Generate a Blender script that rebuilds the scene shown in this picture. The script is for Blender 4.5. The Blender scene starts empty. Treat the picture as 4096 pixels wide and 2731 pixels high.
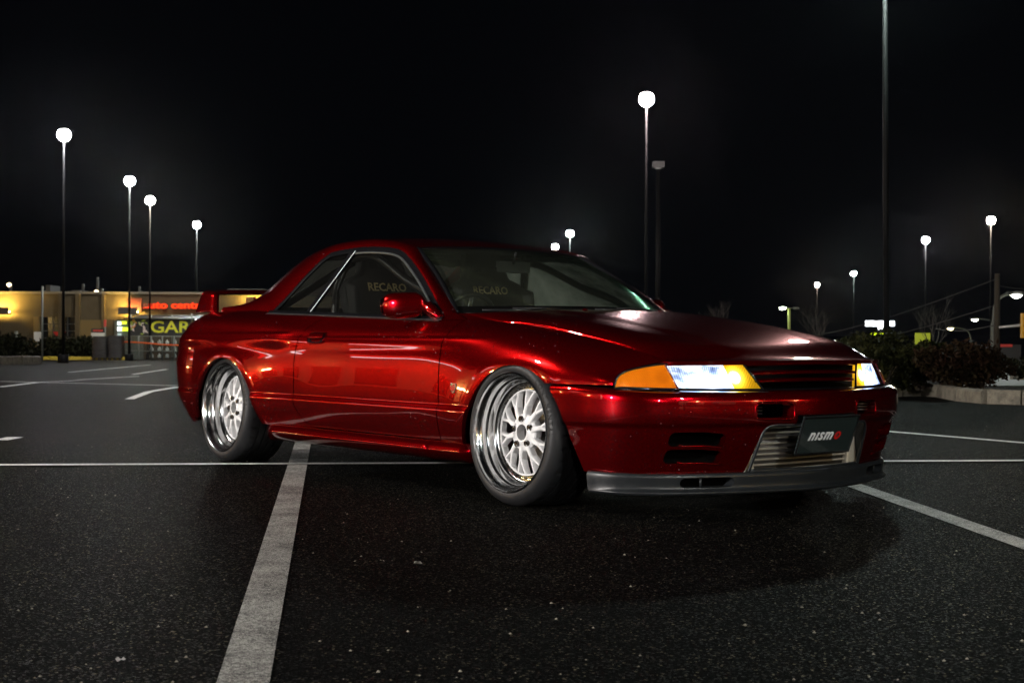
import bpy, bmesh, math, random
import numpy as np
from mathutils import Vector, Matrix, noise
random.seed(7); np.random.seed(7)
scene = bpy.context.scene
COL = scene.collection

# ------------------------------------------------------------------ camera
CAM = dict(a=math.radians(37.43903), loc=(4.61196, -4.38141, .67364), pitch=math.radians(-.02266), roll=math.radians(.20513))
_a = CAM['a']
FW = Vector((-math.cos(_a), math.sin(_a), 0)); RT = Vector((math.sin(_a), math.cos(_a), 0)); UP = Vector((0, 0, 1))
EYE = Vector(CAM['loc'])
cd = bpy.data.cameras.new("camera"); cam = bpy.data.objects.new("camera", cd); COL.objects.link(cam)
cd.sensor_width = 36.0; cd.lens = 49.956; cd.clip_start = .05; cd.clip_end = 3000
f2 = FW * math.cos(CAM['pitch']) + UP * math.sin(CAM['pitch'])
u2 = UP * math.cos(CAM['pitch']) - FW * math.sin(CAM['pitch'])
rot = Matrix((RT, u2, -f2)).transposed()
rot = rot @ Matrix.Rotation(CAM['roll'], 3, 'Z')
cam.matrix_world = Matrix.Translation(EYE) @ rot.to_4x4()
scene.camera = cam
cd.dof.use_dof = True; cd.dof.focus_distance = 5.6; cd.dof.aperture_fstop = 9.0

# ------------------------------------------------------------------ world and exposure
world = bpy.data.worlds.new("World"); scene.world = world; world.use_nodes = True
wn = world.node_tree; wn.nodes.clear()
wo = wn.nodes.new("ShaderNodeOutputWorld"); wb = wn.nodes.new("ShaderNodeBackground")
wb.inputs[0].default_value = (.55, .66, 1.0, 1); wb.inputs[1].default_value = .0016
wn.links.new(wb.outputs[0], wo.inputs[0])
scene.view_settings.view_transform = 'Standard'; scene.view_settings.look = 'None'
scene.view_settings.exposure = 0.0; scene.view_settings.gamma = 1.0
scene.view_settings.use_curve_mapping = False
cy = scene.cycles
cy.max_bounces = 8; cy.transparent_max_bounces = 12; cy.caustics_reflective = False; cy.caustics_refractive = False
cy.sample_clamp_indirect = 3.0; cy.sample_clamp_direct = 0.0; cy.use_denoising = True; cy.blur_glossy = .3

# lamp powers (radiance of the lens) and colours, position from the display pixel (x, y) and the pole height
LAMP_H = 9.3

# ------------------------------------------------------------------ helpers
def tag(o, label=None, cat=None, group=None, kind=None):
    if label: o['label'] = label
    if cat: o['category'] = cat
    if group: o['group'] = group
    if kind: o['kind'] = kind
    return o

def empty(name, loc=(0, 0, 0), rz=0., parent=None, inv=False):
    o = bpy.data.objects.new(name, None); COL.objects.link(o)
    o.location = loc; o.rotation_euler = (0, 0, rz); o.empty_display_size = .2
    if parent: o.parent = parent
    if inv and parent: o.matrix_parent_inverse = Matrix.Translation(-Vector(parent.location))
    return o

def mk(name, V, Fc, mat, parent=None, smooth=True, inv=None, solid=0., sharp=None, bevel=0.):
    me = bpy.data.meshes.new(name)
    me.from_pydata([tuple(float(c) for c in v) for v in V], [], [tuple(f) for f in Fc])
    me.materials.append(mat)
    if smooth: me.polygons.foreach_set("use_smooth", [True] * len(me.polygons))
    me.update()
    if smooth and sharp: me.set_sharp_from_angle(angle=math.radians(sharp))
    o = bpy.data.objects.new(name, me); COL.objects.link(o)
    if parent:
        o.parent = parent
        if inv is None: inv = parent.type == 'EMPTY' and parent.get('_world')
        if inv: o.matrix_parent_inverse = Matrix.Translation(-Vector(parent.location))
    if bevel:
        m = o.modifiers.new("bevel", 'BEVEL'); m.width = bevel; m.segments = 2; m.limit_method = 'ANGLE'; m.angle_limit = math.radians(35)
    if solid:
        m = o.modifiers.new("solid", 'SOLIDIFY'); m.thickness = abs(solid); m.offset = -1 if solid > 0 else 1
    return o

def inst(src, name, loc=(0, 0, 0), rot=(0, 0, 0), parent=None, scale=None):
    o = bpy.data.objects.new(name, src.data); COL.objects.link(o)
    o.location = loc; o.rotation_euler = rot
    if scale: o.scale = scale
    if parent: o.parent = parent
    return o

class MB:
    """collects primitive shapes into one mesh"""
    def __init__(s): s.v = []; s.f = []
    def add(s, V, Fc):
        n = len(s.v); s.v += [tuple(v) for v in V]; s.f += [tuple(i + n for i in f) for f in Fc]; return s
    def box(s, c, d, rz=0., ux=None):
        cx, cy_, cz = c; a, b, h = d[0] / 2, d[1] / 2, d[2] / 2
        co, si = math.cos(rz), math.sin(rz); V = []
        for z in (-h, h):
            for x, y in ((-a, -b), (a, -b), (a, b), (-a, b)):
                V.append((cx + x * co - y * si, cy_ + x * si + y * co, cz + z))
        return s.add(V, [(0, 3, 2, 1), (4, 5, 6, 7), (0, 1, 5, 4), (1, 2, 6, 5), (2, 3, 7, 6), (3, 0, 4, 7)])
    def tube(s, pts, r, n=8, cap=True):
        pts = [Vector(p) for p in pts]; rs = r if hasattr(r, '__len__') else [r] * len(pts)
        V = []; prev = None
        for i, p in enumerate(pts):
            t = (pts[min(i + 1, len(pts) - 1)] - pts[max(i - 1, 0)]).normalized()
            if prev is None:
                ref = Vector((0, 0, 1)) if abs(t.z) < .9 else Vector((1, 0, 0))
                u = t.cross(ref).normalized()
            else:
                u = (prev - t * prev.dot(t)).normalized()
            prev = u; w = t.cross(u)
            for k in range(n):
                an = 2 * math.pi * k / n
                V.append(p + (u * math.cos(an) + w * math.sin(an)) * rs[i])
        Fc = []
        for i in range(len(pts) - 1):
            for k in range(n):
                a = i * n + k; b = i * n + (k + 1) % n
                Fc.append((a, b, b + n, a + n))
        if cap:
            Fc.append(tuple(range(n - 1, -1, -1))); Fc.append(tuple((len(pts) - 1) * n + k for k in range(n)))
        return s.add(V, Fc)
    def lathe(s, prof, n=32, axis='Z', c=(0, 0, 0), a0=0., a1=2 * math.pi):
        full = abs(a1 - a0 - 2 * math.pi) < 1e-6; m = n if full else n + 1; V = []
        for i in range(m):
            an = a0 + (a1 - a0) * i / n; co, si = math.cos(an), math.sin(an)
            for r, h in prof:
                if axis == 'Z': p = (r * co, r * si, h)
                elif axis == 'Y': p = (r * co, h, r * si)
                else: p = (h, r * co, r * si)
                V.append((p[0] + c[0], p[1] + c[1], p[2] + c[2]))
        k = len(prof); Fc = []
        for i in range(n):
            j = (i + 1) % m
            for q in range(k - 1): Fc.append((i * k + q, j * k + q, j * k + q + 1, i * k + q + 1))
        return s.add(V, Fc)
    def prism(s, poly, o, u, v, w, depth):
        """2-D polygon in the plane o + a*u + b*v, extruded along w"""
        o, u, v, w = Vector(o), Vector(u), Vector(v), Vector(w); n = len(poly)
        V = [o + u * a + v * b for a, b in poly] + [o + u * a + v * b + w * depth for a, b in poly]
        Fc = [tuple(range(n)), tuple(range(2 * n - 1, n - 1, -1))] + [(i, i + n, (i + 1) % n + n, (i + 1) % n) for i in range(n)]
        return s.add(V, Fc)
    def obj(s, name, mat, parent=None, **k): return mk(name, s.v, s.f, mat, parent, **k)

def nspline(xs, ys):
    """natural cubic spline, columns of ys interpolated"""
    xs = np.asarray(xs, float); ys = np.asarray(ys, float)
    if ys.ndim == 1: ys = ys[:, None]
    n = len(xs); h = np.diff(xs); A = np.eye(n); B = np.zeros((n, ys.shape[1]))
    for i in range(1, n - 1):
        A[i, i - 1] = h[i - 1]; A[i, i] = 2 * (h[i - 1] + h[i]); A[i, i + 1] = h[i]
        B[i] = 6 * ((ys[i + 1] - ys[i]) / h[i] - (ys[i] - ys[i - 1]) / h[i - 1])
    M = np.linalg.solve(A, B)
    def ev(x):
        x = np.atleast_1d(np.asarray(x, float)); i = np.clip(np.searchsorted(xs, x) - 1, 0, n - 2)
        hh = h[i][:, None]; t0 = (xs[i + 1] - x)[:, None]; t1 = (x - xs[i])[:, None]
        return M[i] * t0**3 / (6 * hh) + M[i + 1] * t1**3 / (6 * hh) + (ys[i] / hh - M[i] * hh / 6) * t0 + (ys[i + 1] / hh - M[i + 1] * hh / 6) * t1
    return ev

def curve3(pts, n=40):
    """smooth 3-D curve through pts, n samples by chord length"""
    P = np.asarray(pts, float); d = np.r_[0, np.cumsum(np.linalg.norm(np.diff(P, axis=0), axis=1))]
    return nspline(d, P)(np.linspace(0, d[-1], n))

def sstep(a, b, x):
    t = np.clip((x - a) / (b - a), 0, 1); return t * t * (3 - 2 * t)

def gridf(nu, nv, flip=False):
    F_ = []
    for i in range(nu - 1):
        for j in range(nv - 1):
            a = i * nv + j; q = (a, a + nv, a + nv + 1, a + 1)
            F_.append(q[::-1] if flip else q)
    return F_

def clip(V, Fc, fn):
    """keep the part of a mesh where fn(V) > 0, cutting faces along the zero line"""
    V = [tuple(v) for v in V]; s = fn(np.array(V)); s = np.where(np.abs(s) < 1e-6, 1e-6, s)
    out = []; newv = {}
    def cut(a, b):
        key = (a, b) if a < b else (b, a)
        if key not in newv:
            t = s[a] / (s[a] - s[b]); pa, pb = V[a], V[b]
            V.append(tuple(pa[k] + (pb[k] - pa[k]) * t for k in range(3))); newv[key] = len(V) - 1
        return newv[key]
    for f in Fc:
        ins = [s[i] > 0 for i in f]
        if all(ins): out.append(tuple(f)); continue
        if not any(ins): continue
        g = []
        for k in range(len(f)):
            a, b = f[k], f[(k + 1) % len(f)]
            if s[a] > 0: g.append(a)
            if (s[a] > 0) != (s[b] > 0): g.append(cut(a, b))
        if len(g) >= 3: out.append(tuple(g))
    used = sorted({i for f in out for i in f}); m = {i: k for k, i in enumerate(used)}
    return [V[i] for i in used], [tuple(m[i] for i in f) for f in out]

def flange(V, Fc, vec, sel=None):
    """extrude open boundary edges by vec(point) (edges whose midpoint passes sel)"""
    V = [tuple(v) for v in V]; Fc = list(Fc); ed = {}
    for f in Fc:
        for k in range(len(f)):
            a, b = f[k], f[(k + 1) % len(f)]
            key = (min(a, b), max(a, b)); ed.setdefault(key, []).append((a, b))
    new = {}; dup = {}
    for key, l in ed.items():
        if len(l) != 1: continue
        a, b = l[0]
        mid = [(V[a][k] + V[b][k]) / 2 for k in range(3)]
        if sel and not sel(mid): continue
        for i in (a, b):
            if i not in new:
                w = vec(V[i]); V.append(V[i]); dup[i] = len(V) - 1
                V.append(tuple(V[i][k] + w[k] for k in range(3))); new[i] = len(V) - 1
        Fc.append((dup[b], dup[a], new[a], new[b]))
    return V, Fc

def mirY(V, Fc): return [(v[0], -v[1], v[2]) for v in V], [tuple(f[::-1]) for f in Fc]

def rrect(y0, y1, z0, z1, r):
    """signed distance, positive outside a rounded rectangle in (|y|, z)"""
    cy0, cz0, hy, hz = (y0 + y1) / 2, (z0 + z1) / 2, (y1 - y0) / 2 - r, (z1 - z0) / 2 - r
    def fn(Y, Z):
        qx = np.abs(Y - cy0) - hy; qy = np.abs(Z - cz0) - hz
        return np.hypot(np.maximum(qx, 0), np.maximum(qy, 0)) + np.minimum(np.maximum(qx, qy), 0) - r
    return fn

# ------------------------------------------------------------------ materials
MATS = {}
def mat(name, base=(.5, .5, .5), rough=.5, metal=0., spec=.5, coat=0., coatr=.03, em=None, es=0., **k):
    m = bpy.data.materials.new(name); m.use_nodes = True; nt = m.node_tree
    b = nt.nodes["Principled BSDF"]
    b.inputs["Base Color"].default_value = (*base, 1); b.inputs["Roughness"].default_value = rough
    b.inputs["Metallic"].default_value = metal; b.inputs["Specular IOR Level"].default_value = spec
    b.inputs["Coat Weight"].default_value = coat; b.inputs["Coat Roughness"].default_value = coatr
    if em: b.inputs["Emission Color"].default_value = (*em, 1); b.inputs["Emission Strength"].default_value = es
    MATS[name] = m; return m
def bs(m): return m.node_tree.nodes["Principled BSDF"]
def N(m, t, **k):
    n = m.node_tree.nodes.new(t)
    for a, b in k.items():
        if a.startswith('i_'):
            key = a[2:]; key = int(key) if key.isdigit() else key.replace('_', ' ')
            n.inputs[key].default_value = b
        else: setattr(n, a, b)
    return n
def L(m, a, b): m.node_tree.links.new(a, b)
def ramp(m, src, stops):
    r = N(m, "ShaderNodeValToRGB"); el = r.color_ramp.elements
    while len(el) > 1: el.remove(el[-1])
    for i, (p, c) in enumerate(stops):
        e = el[0] if i == 0 else el.new(p); e.position = p
        e.color = (*c, 1) if hasattr(c, '__len__') else (c, c, c, 1)
    L(m, src, r.inputs[0]); return r.outputs[0]
def noise_n(m, scale, detail=4, rough=.55, obj=True, vec=None):
    n = N(m, "ShaderNodeTexNoise"); n.inputs["Scale"].default_value = scale; n.inputs["Detail"].default_value = detail; n.inputs["Roughness"].default_value = rough
    if vec is None: tc = N(m, "ShaderNodeTexCoord"); vec = tc.outputs["Object"]
    L(m, vec, n.inputs["Vector"]); return n.outputs["Fac"]
def bump(m, h, strength, dist=.01, target=None, prev=None):
    b = N(m, "ShaderNodeBump"); b.inputs["Strength"].default_value = strength; b.inputs["Distance"].default_value = dist
    L(m, h, b.inputs["Height"])
    if prev: L(m, prev, b.inputs["Normal"])
    L(m, b.outputs[0], (target or bs(m)).inputs["Normal"]); return b.outputs[0]
def mixc(m, fac, a, b, mode='MIX'):
    n = N(m, "ShaderNodeMix", data_type='RGBA', blend_type=mode)
    if hasattr(fac, 'name'): L(m, fac, n.inputs[0])
    else: n.inputs[0].default_value = fac
    for s, i in ((a, 6), (b, 7)):
        if hasattr(s, 'name') and hasattr(s, 'links'): L(m, s, n.inputs[i])
        else: n.inputs[i].default_value = (*s, 1)
    return n.outputs[2]
def math_n(m, op, a, b=None, clampv=False):
    n = N(m, "ShaderNodeMath", operation=op); n.use_clamp = clampv
    for s, i in ((a, 0), (b, 1)):
        if s is None: continue
        if hasattr(s, 'links'): L(m, s, n.inputs[i])
        else: n.inputs[i].default_value = s
    return n.outputs[0]

# candy red paint: metallic flakes under a deep clear coat, fine dust in it
red = mat("candy_red_paint", (.33, .0015, .006), .21, .90, .5, 1., .025)
bs(red).inputs["Specular Tint"].default_value = (.16, .0, .0, 1)
_n = noise_n(red, 900, 2)
L(red, mixc(red, ramp(red, _n, [(.35, 0.), (.7, 1.)]), (.20, .0005, .0022), (.33, .0010, .0045)), bs(red).inputs["Base Color"])
# road dust: sparse pale specks that sit on the clear coat
_vt = N(red, "ShaderNodeTexCoord"); _vo = N(red, "ShaderNodeTexVoronoi"); _vo.inputs["Scale"].default_value = 95; L(red, _vt.outputs["Object"], _vo.inputs["Vector"])
_vs = N(red, "ShaderNodeSeparateColor"); L(red, _vo.outputs["Color"], _vs.inputs[0])
_pm = ramp(red, noise_n(red, 2.2, 3), [(.48, .0), (.62, 1.)])
_sp = math_n(red, 'MULTIPLY', math_n(red, 'LESS_THAN', _vo.outputs["Distance"], .13), math_n(red, 'GREATER_THAN', _vs.outputs[0], .90)); _sp = math_n(red, 'MULTIPLY', _sp, _pm)
_bc = bs(red).inputs["Base Color"].links[0].from_socket
L(red, mixc(red, _sp, _bc, (.75, .70, .66)), bs(red).inputs["Base Color"])
L(red, math_n(red, 'SUBTRACT', .90, math_n(red, 'MULTIPLY', _sp, .85)), bs(red).inputs["Metallic"])
_d = noise_n(red, 3.1, 5)
L(red, ramp(red, _d, [(.3, .006), (.8, .022)]), bs(red).inputs["Coat Roughness"])
dred = mat("red_duct_plastic", (.13, .002, .004), .35, .3, .5, .6, .1)
black = mat("black_trim", (.008, .008, .009), .32, 0, .5)
gloss_black = mat("gloss_black_trim", (.006, .006, .007), .12, 0, .6)
trimc = mat("dark_chrome_trim", (.42, .46, .47), .38, 1.)
matblack = mat("flat_black", (.003, .003, .003), .9, 0, .02)
plastic = mat("worn_grey_black_plastic", (.018, .020, .022), .38, 0, .5)
_n = noise_n(plastic, 22, 8, .7)
L(plastic, mixc(plastic, ramp(plastic, _n, [(.66, 0.), (.80, 1.)]), (.013, .015, .017), (.06, .06, .06)), bs(plastic).inputs["Base Color"])
L(plastic, ramp(plastic, _n, [(.3, .26), (.75, .5)]), bs(plastic).inputs["Roughness"])
rubber = mat("tire_rubber", (.012, .0125, .014), .55, 0, .4)
_n = noise_n(rubber, 35, 6)
L(rubber, ramp(rubber, _n, [(.3, .42), (.7, .65)]), bs(rubber).inputs["Roughness"])
rubtext = mat("tire_lettering", (.002, .002, .002), .8, 0, .5)
chrome = mat("polished_rim", (.86, .87, .88), .07, 1.)
_n = noise_n(chrome, 60, 3)
L(chrome, ramp(chrome, _n, [(.3, .10), (.75, .19)]), bs(chrome).inputs["Roughness"])
whitewheel = mat("white_wheel_paint", (.84, .85, .86), .3, 0, .5, .5, .08)
steel = mat("brake_steel", (.3, .29, .28), .35, 1.)
nutm = mat("dark_steel", (.10, .09, .085), .3, 1.)
alum = mat("intercooler_metal", (.62, .57, .48), .45, .55)
reflstrip = mat("reflection_strip_metal", (.30, .31, .34), .14, .9)
bump(reflstrip, noise_n(reflstrip, 160, 3), .35, .002)
finm = mat("intercooler_core", (.05, .05, .05), .5, .6)
_tc = N(finm, "ShaderNodeTexCoord"); _w = N(finm, "ShaderNodeTexWave"); _w.inputs["Scale"].default_value = 90; _w.bands_direction = 'Y'
L(finm, _tc.outputs["Object"], _w.inputs["Vector"])
L(finm, mixc(finm, _w.outputs["Fac"], (.012, .012, .012), (.13, .12, .11)), bs(finm).inputs["Base Color"])
# woven carbon plate
carbon = mat("carbon_weave", (.02, .03, .03), .25, 0, .5, 1., .05)
_tc = N(carbon, "ShaderNodeTexCoord"); _w = N(carbon, "ShaderNodeTexWave"); _w.inputs["Scale"].default_value = 40; _w.bands_direction = 'DIAGONAL'
_mp = N(carbon, "ShaderNodeMapping"); _mp.inputs["Scale"].default_value = (0, -1.25, 1.0)
L(carbon, _tc.outputs["Object"], _mp.inputs["Vector"]); L(carbon, _mp.outputs[0], _w.inputs["Vector"])
L(carbon, mixc(carbon, _w.outputs["Fac"], (.003, .0045, .0045), (.035, .052, .052)), bs(carbon).inputs["Base Color"])
white_print = mat("white_print", (.86, .86, .88), .4)
red_print = mat("red_print", (.55, .008, .006), .4)
silver = mat("badge_silver", (.75, .74, .72), .2, 1.)
fabric = mat("black_seat_fabric", (.02, .02, .02), .85, 0, .3)
cageblack = mat("cage_black", (.01, .01, .01), .3, 0, .5)
dashm = mat("dashboard_vinyl", (.02, .02, .022), .6)
goldthread = mat("gold_thread", (.75, .62, .32), .6)
mirror_glass = mat("mirror_glass", (.8, .8, .8), .03, 1.)

def glass_mat(name, tint=(.55, .6, .58), ior=1.45, rough=.0, bumpk=None):
    m = bpy.data.materials.new(name); m.use_nodes = True; nt = m.node_tree; nt.nodes.clear()
    o = nt.nodes.new("ShaderNodeOutputMaterial"); t = nt.nodes.new("ShaderNodeBsdfTransparent"); g = nt.nodes.new("ShaderNodeBsdfGlossy")
    mx = nt.nodes.new("ShaderNodeMixShader"); fr = nt.nodes.new("ShaderNodeFresnel")
    t.inputs[0].default_value = (*tint, 1); g.inputs["Roughness"].default_value = rough; fr.inputs[0].default_value = ior
    ge = nt.nodes.new("ShaderNodeNewGeometry"); mr = nt.nodes.new("ShaderNodeMapRange"); mr.inputs[3].default_value = ior; mr.inputs[4].default_value = 1 / ior
    nt.links.new(ge.outputs["Backfacing"], mr.inputs[0]); nt.links.new(mr.outputs[0], fr.inputs[0])
    nt.links.new(fr.outputs[0], mx.inputs[0]); nt.links.new(t.outputs[0], mx.inputs[1]); nt.links.new(g.outputs[0], mx.inputs[2])
    nt.links.new(mx.outputs[0], o.inputs[0]); MATS[name] = m; m['g'] = g.name
    return m
winglass = glass_mat("window_glass", (.50, .52, .50), 1.5)
# windscreen dust film, tinted green and pale to stand in for reflections
wsglass = glass_mat("windshield_glass", (.66, .72, .68), 1.6)
def dust(m, amt, col, rough=.34, aniso=0., film=0., back=0, side=0):  # dust layer; on the windscreen its tint and film also carry painted reflections
    nt = m.node_tree; o = [n for n in nt.nodes if n.type == 'OUTPUT_MATERIAL'][0]; src = o.inputs[0].links[0].from_socket
    d = nt.nodes.new("ShaderNodeBsdfAnisotropic"); d.inputs[0].default_value = (*col, 1); d.inputs["Roughness"].default_value = rough
    if aniso:
        d.inputs["Anisotropy"].default_value = aniso; cv = nt.nodes.new("ShaderNodeCombineXYZ"); cv.inputs[0].default_value = 0; cv.inputs[1].default_value = 1; L(m, cv.outputs[0], d.inputs["Tangent"])
    n = noise_n(m, 5, 8, .65); r = ramp(m, n, [(.3, amt * .5), (.8, amt * 1.7)])
    if side:   # mask that confines the painted lamp streak to the passenger half
        tc = N(m, "ShaderNodeTexCoord"); sp = N(m, "ShaderNodeSeparateXYZ"); L(m, tc.outputs["Object"], sp.inputs[0])
        r = math_n(m, 'MULTIPLY', r, ramp(m, math_n(m, 'ADD', sp.outputs[1], .1), [(.0, .03), (.30, 1.)]))
    mx = nt.nodes.new("ShaderNodeMixShader"); L(m, r, mx.inputs[0]); L(m, src, mx.inputs[1]); L(m, d.outputs[0], mx.inputs[2]); L(m, mx.outputs[0], o.inputs[0])
    if film:
        df = nt.nodes.new("ShaderNodeBsdfDiffuse" if back == 0 else "ShaderNodeBsdfTranslucent"); df.inputs[0].default_value = (.50, .55, .42, 1) if back == 0 else (.7, .72, .62, 1); m2 = nt.nodes.new("ShaderNodeMixShader")
        L(m, ramp(m, n, [(.3, film * .6), (.8, film * 1.4)]), m2.inputs[0]); L(m, mx.outputs[0], m2.inputs[1]); L(m, df.outputs[0], m2.inputs[2]); L(m, m2.outputs[0], o.inputs[0])
dust(wsglass, .40, (.50, .95, .66), .36, .80, .03, 0, 1); dust(wsglass, .55, (.55, .98, .72), .22, .95, .05, 1, 1); dust(winglass, .003, (.9, .9, .85), film=.04, back=1)
farglass = glass_mat("pale_far_glass", (.50, .52, .50), 1.5); dust(farglass, .01, (.9, .9, .85), film=.75, back=1)  # far panes get an added heavy film so they glow grey behind the seats
lensglass = glass_mat("lamp_lens_glass", (.92, .94, .96), 1.5)
_g = [n for n in lensglass.node_tree.nodes if n.type == 'BSDF_GLOSSY'][0]
_tc = N(lensglass, "ShaderNodeTexCoord"); _w = N(lensglass, "ShaderNodeTexWave"); _w.inputs["Scale"].default_value = 60; _w.bands_direction = 'Y'
L(lensglass, _tc.outputs["Object"], _w.inputs["Vector"]); bump(lensglass, _w.outputs["Fac"], .6, .003, _g)

def emis(name, col, strength):
    m = bpy.data.materials.new(name); m.use_nodes = True; nt = m.node_tree; nt.nodes.clear()
    o = nt.nodes.new("ShaderNodeOutputMaterial"); e = nt.nodes.new("ShaderNodeEmission")
    e.inputs[0].default_value = (*col, 1); e.inputs[1].default_value = strength
    nt.links.new(e.outputs[0], o.inputs[0]); MATS[name] = m; return m
# ================================================================== THE CAR
car = empty("sports_coupe", (0, 0, 0)); car['_world'] = 1
tag(car, "low candy red two-door sports coupe with white mesh wheels and lit headlights", "car")

# ---- body side surface: rails (y, z) at stations along x, from the sill up to the shut line
ST = {
 -3.00: [(.79,.15),(.835,.22),(.855,.30),(.862,.385),(.866,.50),(.858,.61),(.838,.715),(.792,.79),(.70,.836)],
 -2.80: [(.79,.15),(.838,.22),(.858,.30),(.868,.385),(.872,.50),(.865,.61),(.842,.714),(.797,.79),(.70,.838)],
 -2.60: [(.79,.15),(.84,.22),(.86,.30),(.87,.385),(.874,.50),(.868,.61),(.843,.712),(.798,.785),(.70,.838)],
 -2.30: [(.79,.15),(.84,.22),(.858,.30),(.866,.385),(.87,.50),(.862,.61),(.842,.708),(.80,.775),(.722,.826)],
 -2.00: [(.79,.15),(.838,.22),(.852,.30),(.856,.385),(.858,.50),(.851,.605),(.835,.700),(.797,.757),(.738,.812)],
 -1.70: [(.79,.15),(.835,.22),(.848,.30),(.852,.385),(.85,.50),(.844,.60),(.826,.692),(.790,.748),(.741,.806)],
 -1.30: [(.79,.15),(.835,.22),(.847,.30),(.851,.385),(.849,.50),(.843,.60),(.824,.688),(.788,.744),(.741,.80)],
 -0.90: [(.79,.15),(.835,.22),(.846,.30),(.850,.385),(.848,.50),(.842,.60),(.822,.686),(.785,.740),(.736,.794)],
 -0.65: [(.79,.15),(.835,.22),(.845,.30),(.849,.385),(.847,.50),(.841,.60),(.820,.686),(.776,.744),(.70,.800)],
 -0.50: [(.79,.15),(.835,.22),(.845,.30),(.848,.385),(.846,.50),(.839,.60),(.816,.688),(.768,.740),(.684,.786)],
 -0.32: [(.79,.15),(.833,.22),(.843,.30),(.846,.385),(.845,.50),(.837,.60),(.813,.686),(.76,.735),(.690,.760)],
 -0.20: [(.79,.15),(.83,.22),(.841,.30),(.845,.385),(.845,.50),(.838,.60),(.812,.683),(.757,.726),(.684,.750)],
  0.00: [(.78,.15),(.825,.22),(.838,.30),(.843,.385),(.846,.50),(.84,.60),(.808,.672),(.745,.709),(.661,.727)],
  0.20: [(.77,.15),(.815,.22),(.83,.30),(.84,.385),(.846,.50),(.838,.588),(.80,.650),(.735,.682),(.653,.698)],
  0.35: [(.76,.15),(.80,.22),(.82,.30),(.832,.385),(.840,.50),(.826,.568),(.785,.620),(.722,.653),(.648,.673)],
  0.50: [(.74,.15),(.77,.22),(.79,.30),(.80,.385),(.815,.50),(.795,.548),(.752,.59),(.70,.621),(.639,.643)],
  0.60: [(.70,.15),(.72,.22),(.74,.30),(.75,.385),(.78,.50),(.758,.533),(.718,.566),(.68,.593),(.635,.616)],
  0.66: [(.64,.15),(.66,.22),(.68,.30),(.69,.385),(.70,.50),(.688,.53),(.668,.556),(.650,.577),(.630,.593)],
}
_sx = sorted(ST); _tab = np.array([[c for p in ST[x] for c in p] for x in _sx])
_ssp = nspline(_sx, _tab)
QN = 9
def arch_d(x, z, c, R, slope=.35, z0=.3):
    """signed distance outside a wheel arch whose lower front leg leans forward"""
    dx = x - c[0] - np.where(x > c[0], np.maximum(z0 - z, 0) * slope, 0); dz = np.maximum(z - c[1], 0)
    return np.hypot(dx, dz) - R
FA, FR = (.02, .22), .356
RA, RR = (-2.575, .205), .371
def front_arch(x, z): return arch_d(x, z, FA, FR, .35, .30)
def rear_arch(x, z): return arch_d(x, z, RA, RR, .50, .34)
def side_disp(x, z):
    d = np.zeros_like(x)
    # lower crease: the panel below it stands proud
    d += .011 * (1 - sstep(.377, .390, z)) * sstep(.20, .34, z)
    # wheel arch flares
    rf = front_arch(x, z); fl = sstep(.60, .40, x)
    d += .008 * np.exp(-(np.maximum(rf, 0) / .11) ** 2) * fl + .0010 * sstep(.060, .030, rf) * fl * sstep(.635, .60, z)
    d += .008 * np.exp(-(np.maximum(rf, 0) / .24) ** 2) * sstep(.74, .56, z) * fl
    rr = rear_arch(x, z); d += .006 * np.exp(-(np.maximum(rr, 0) / .09) ** 2) + .0012 * sstep(.055, .034, rr)
    # blistered rear quarter with a hollow ahead of it
    d += .010 * np.exp(-(np.maximum(rr, 0) / .22) ** 2) * sstep(.71, .60, z)
    # shoulder crease
    d += .006 * sstep(.694, .684, z) * sstep(.62, .684, z) * sstep(-.1, -.5, x)
    d += .010 * sstep(.718, .706, z) * sstep(.60, .70, z) * sstep(-1.86, -2.05, x)
    return d
def side_grid(x0, x1, nx, q0=0., q1=8., nq=90, xs=None):
    xs = np.linspace(x0, x1, nx) if xs is None else xs
    T = _ssp(xs).reshape(len(xs), QN, 2); qs = np.linspace(q0, q1, nq); V = np.zeros((len(xs), nq, 3))
    for i, x in enumerate(xs):
        yz = nspline(np.arange(QN), T[i])(qs); V[i, :, 0] = x; V[i, :, 1] = yz[:, 0]; V[i, :, 2] = yz[:, 1]
    V[:, :, 1] += side_disp(V[:, :, 0], V[:, :, 2])
    V[:, :, 1] *= -1
    return V.reshape(-1, 3), gridf(len(xs), nq, flip=True)
def side_y(x, z):
    T = _ssp(np.array([x])).reshape(QN, 2); q = np.linspace(0, 8, 400); yz = nspline(np.arange(QN), T)(q)
    y = float(np.interp(z, yz[:, 1], yz[:, 0])); return -(y + float(side_disp(np.array([x]), np.array([z]))[0]))

inw = lambda d: (lambda p: (0, d if p[1] < 0 else -d, 0))
def panel(name, V, Fc, m=red, both=True, parent=car, solid=0., **k):
    a = mk(name, V, Fc, m, parent, **k)
    r = [a]
    if both:
        V2, F2 = mirY(V, Fc); r.append(mk(name, V2, F2, m, parent, **k))
    return r

door_front = lambda z: np.interp(z, [.23, .30, .376, .55, .65, .705, .77, .83], [-.508, -.520, -.528, -.533, -.534, -.520, -.503, -.49])
door_rear = lambda z: np.interp(z, [.22, .235, .279, .341, .389, .56, .626, .699, .732, .764, .80, .83], [-1.60, -1.640, -1.742, -1.809, -1.829, -1.835, -1.828, -1.803, -1.779, -1.738, -1.668, -1.62])
belt = lambda x: np.interp(x, [-2.40, -2.34, -1.876, -1.394, -.90, -.65], [.820, .818, .804, .788, .773, .765])
G = .0042
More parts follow.
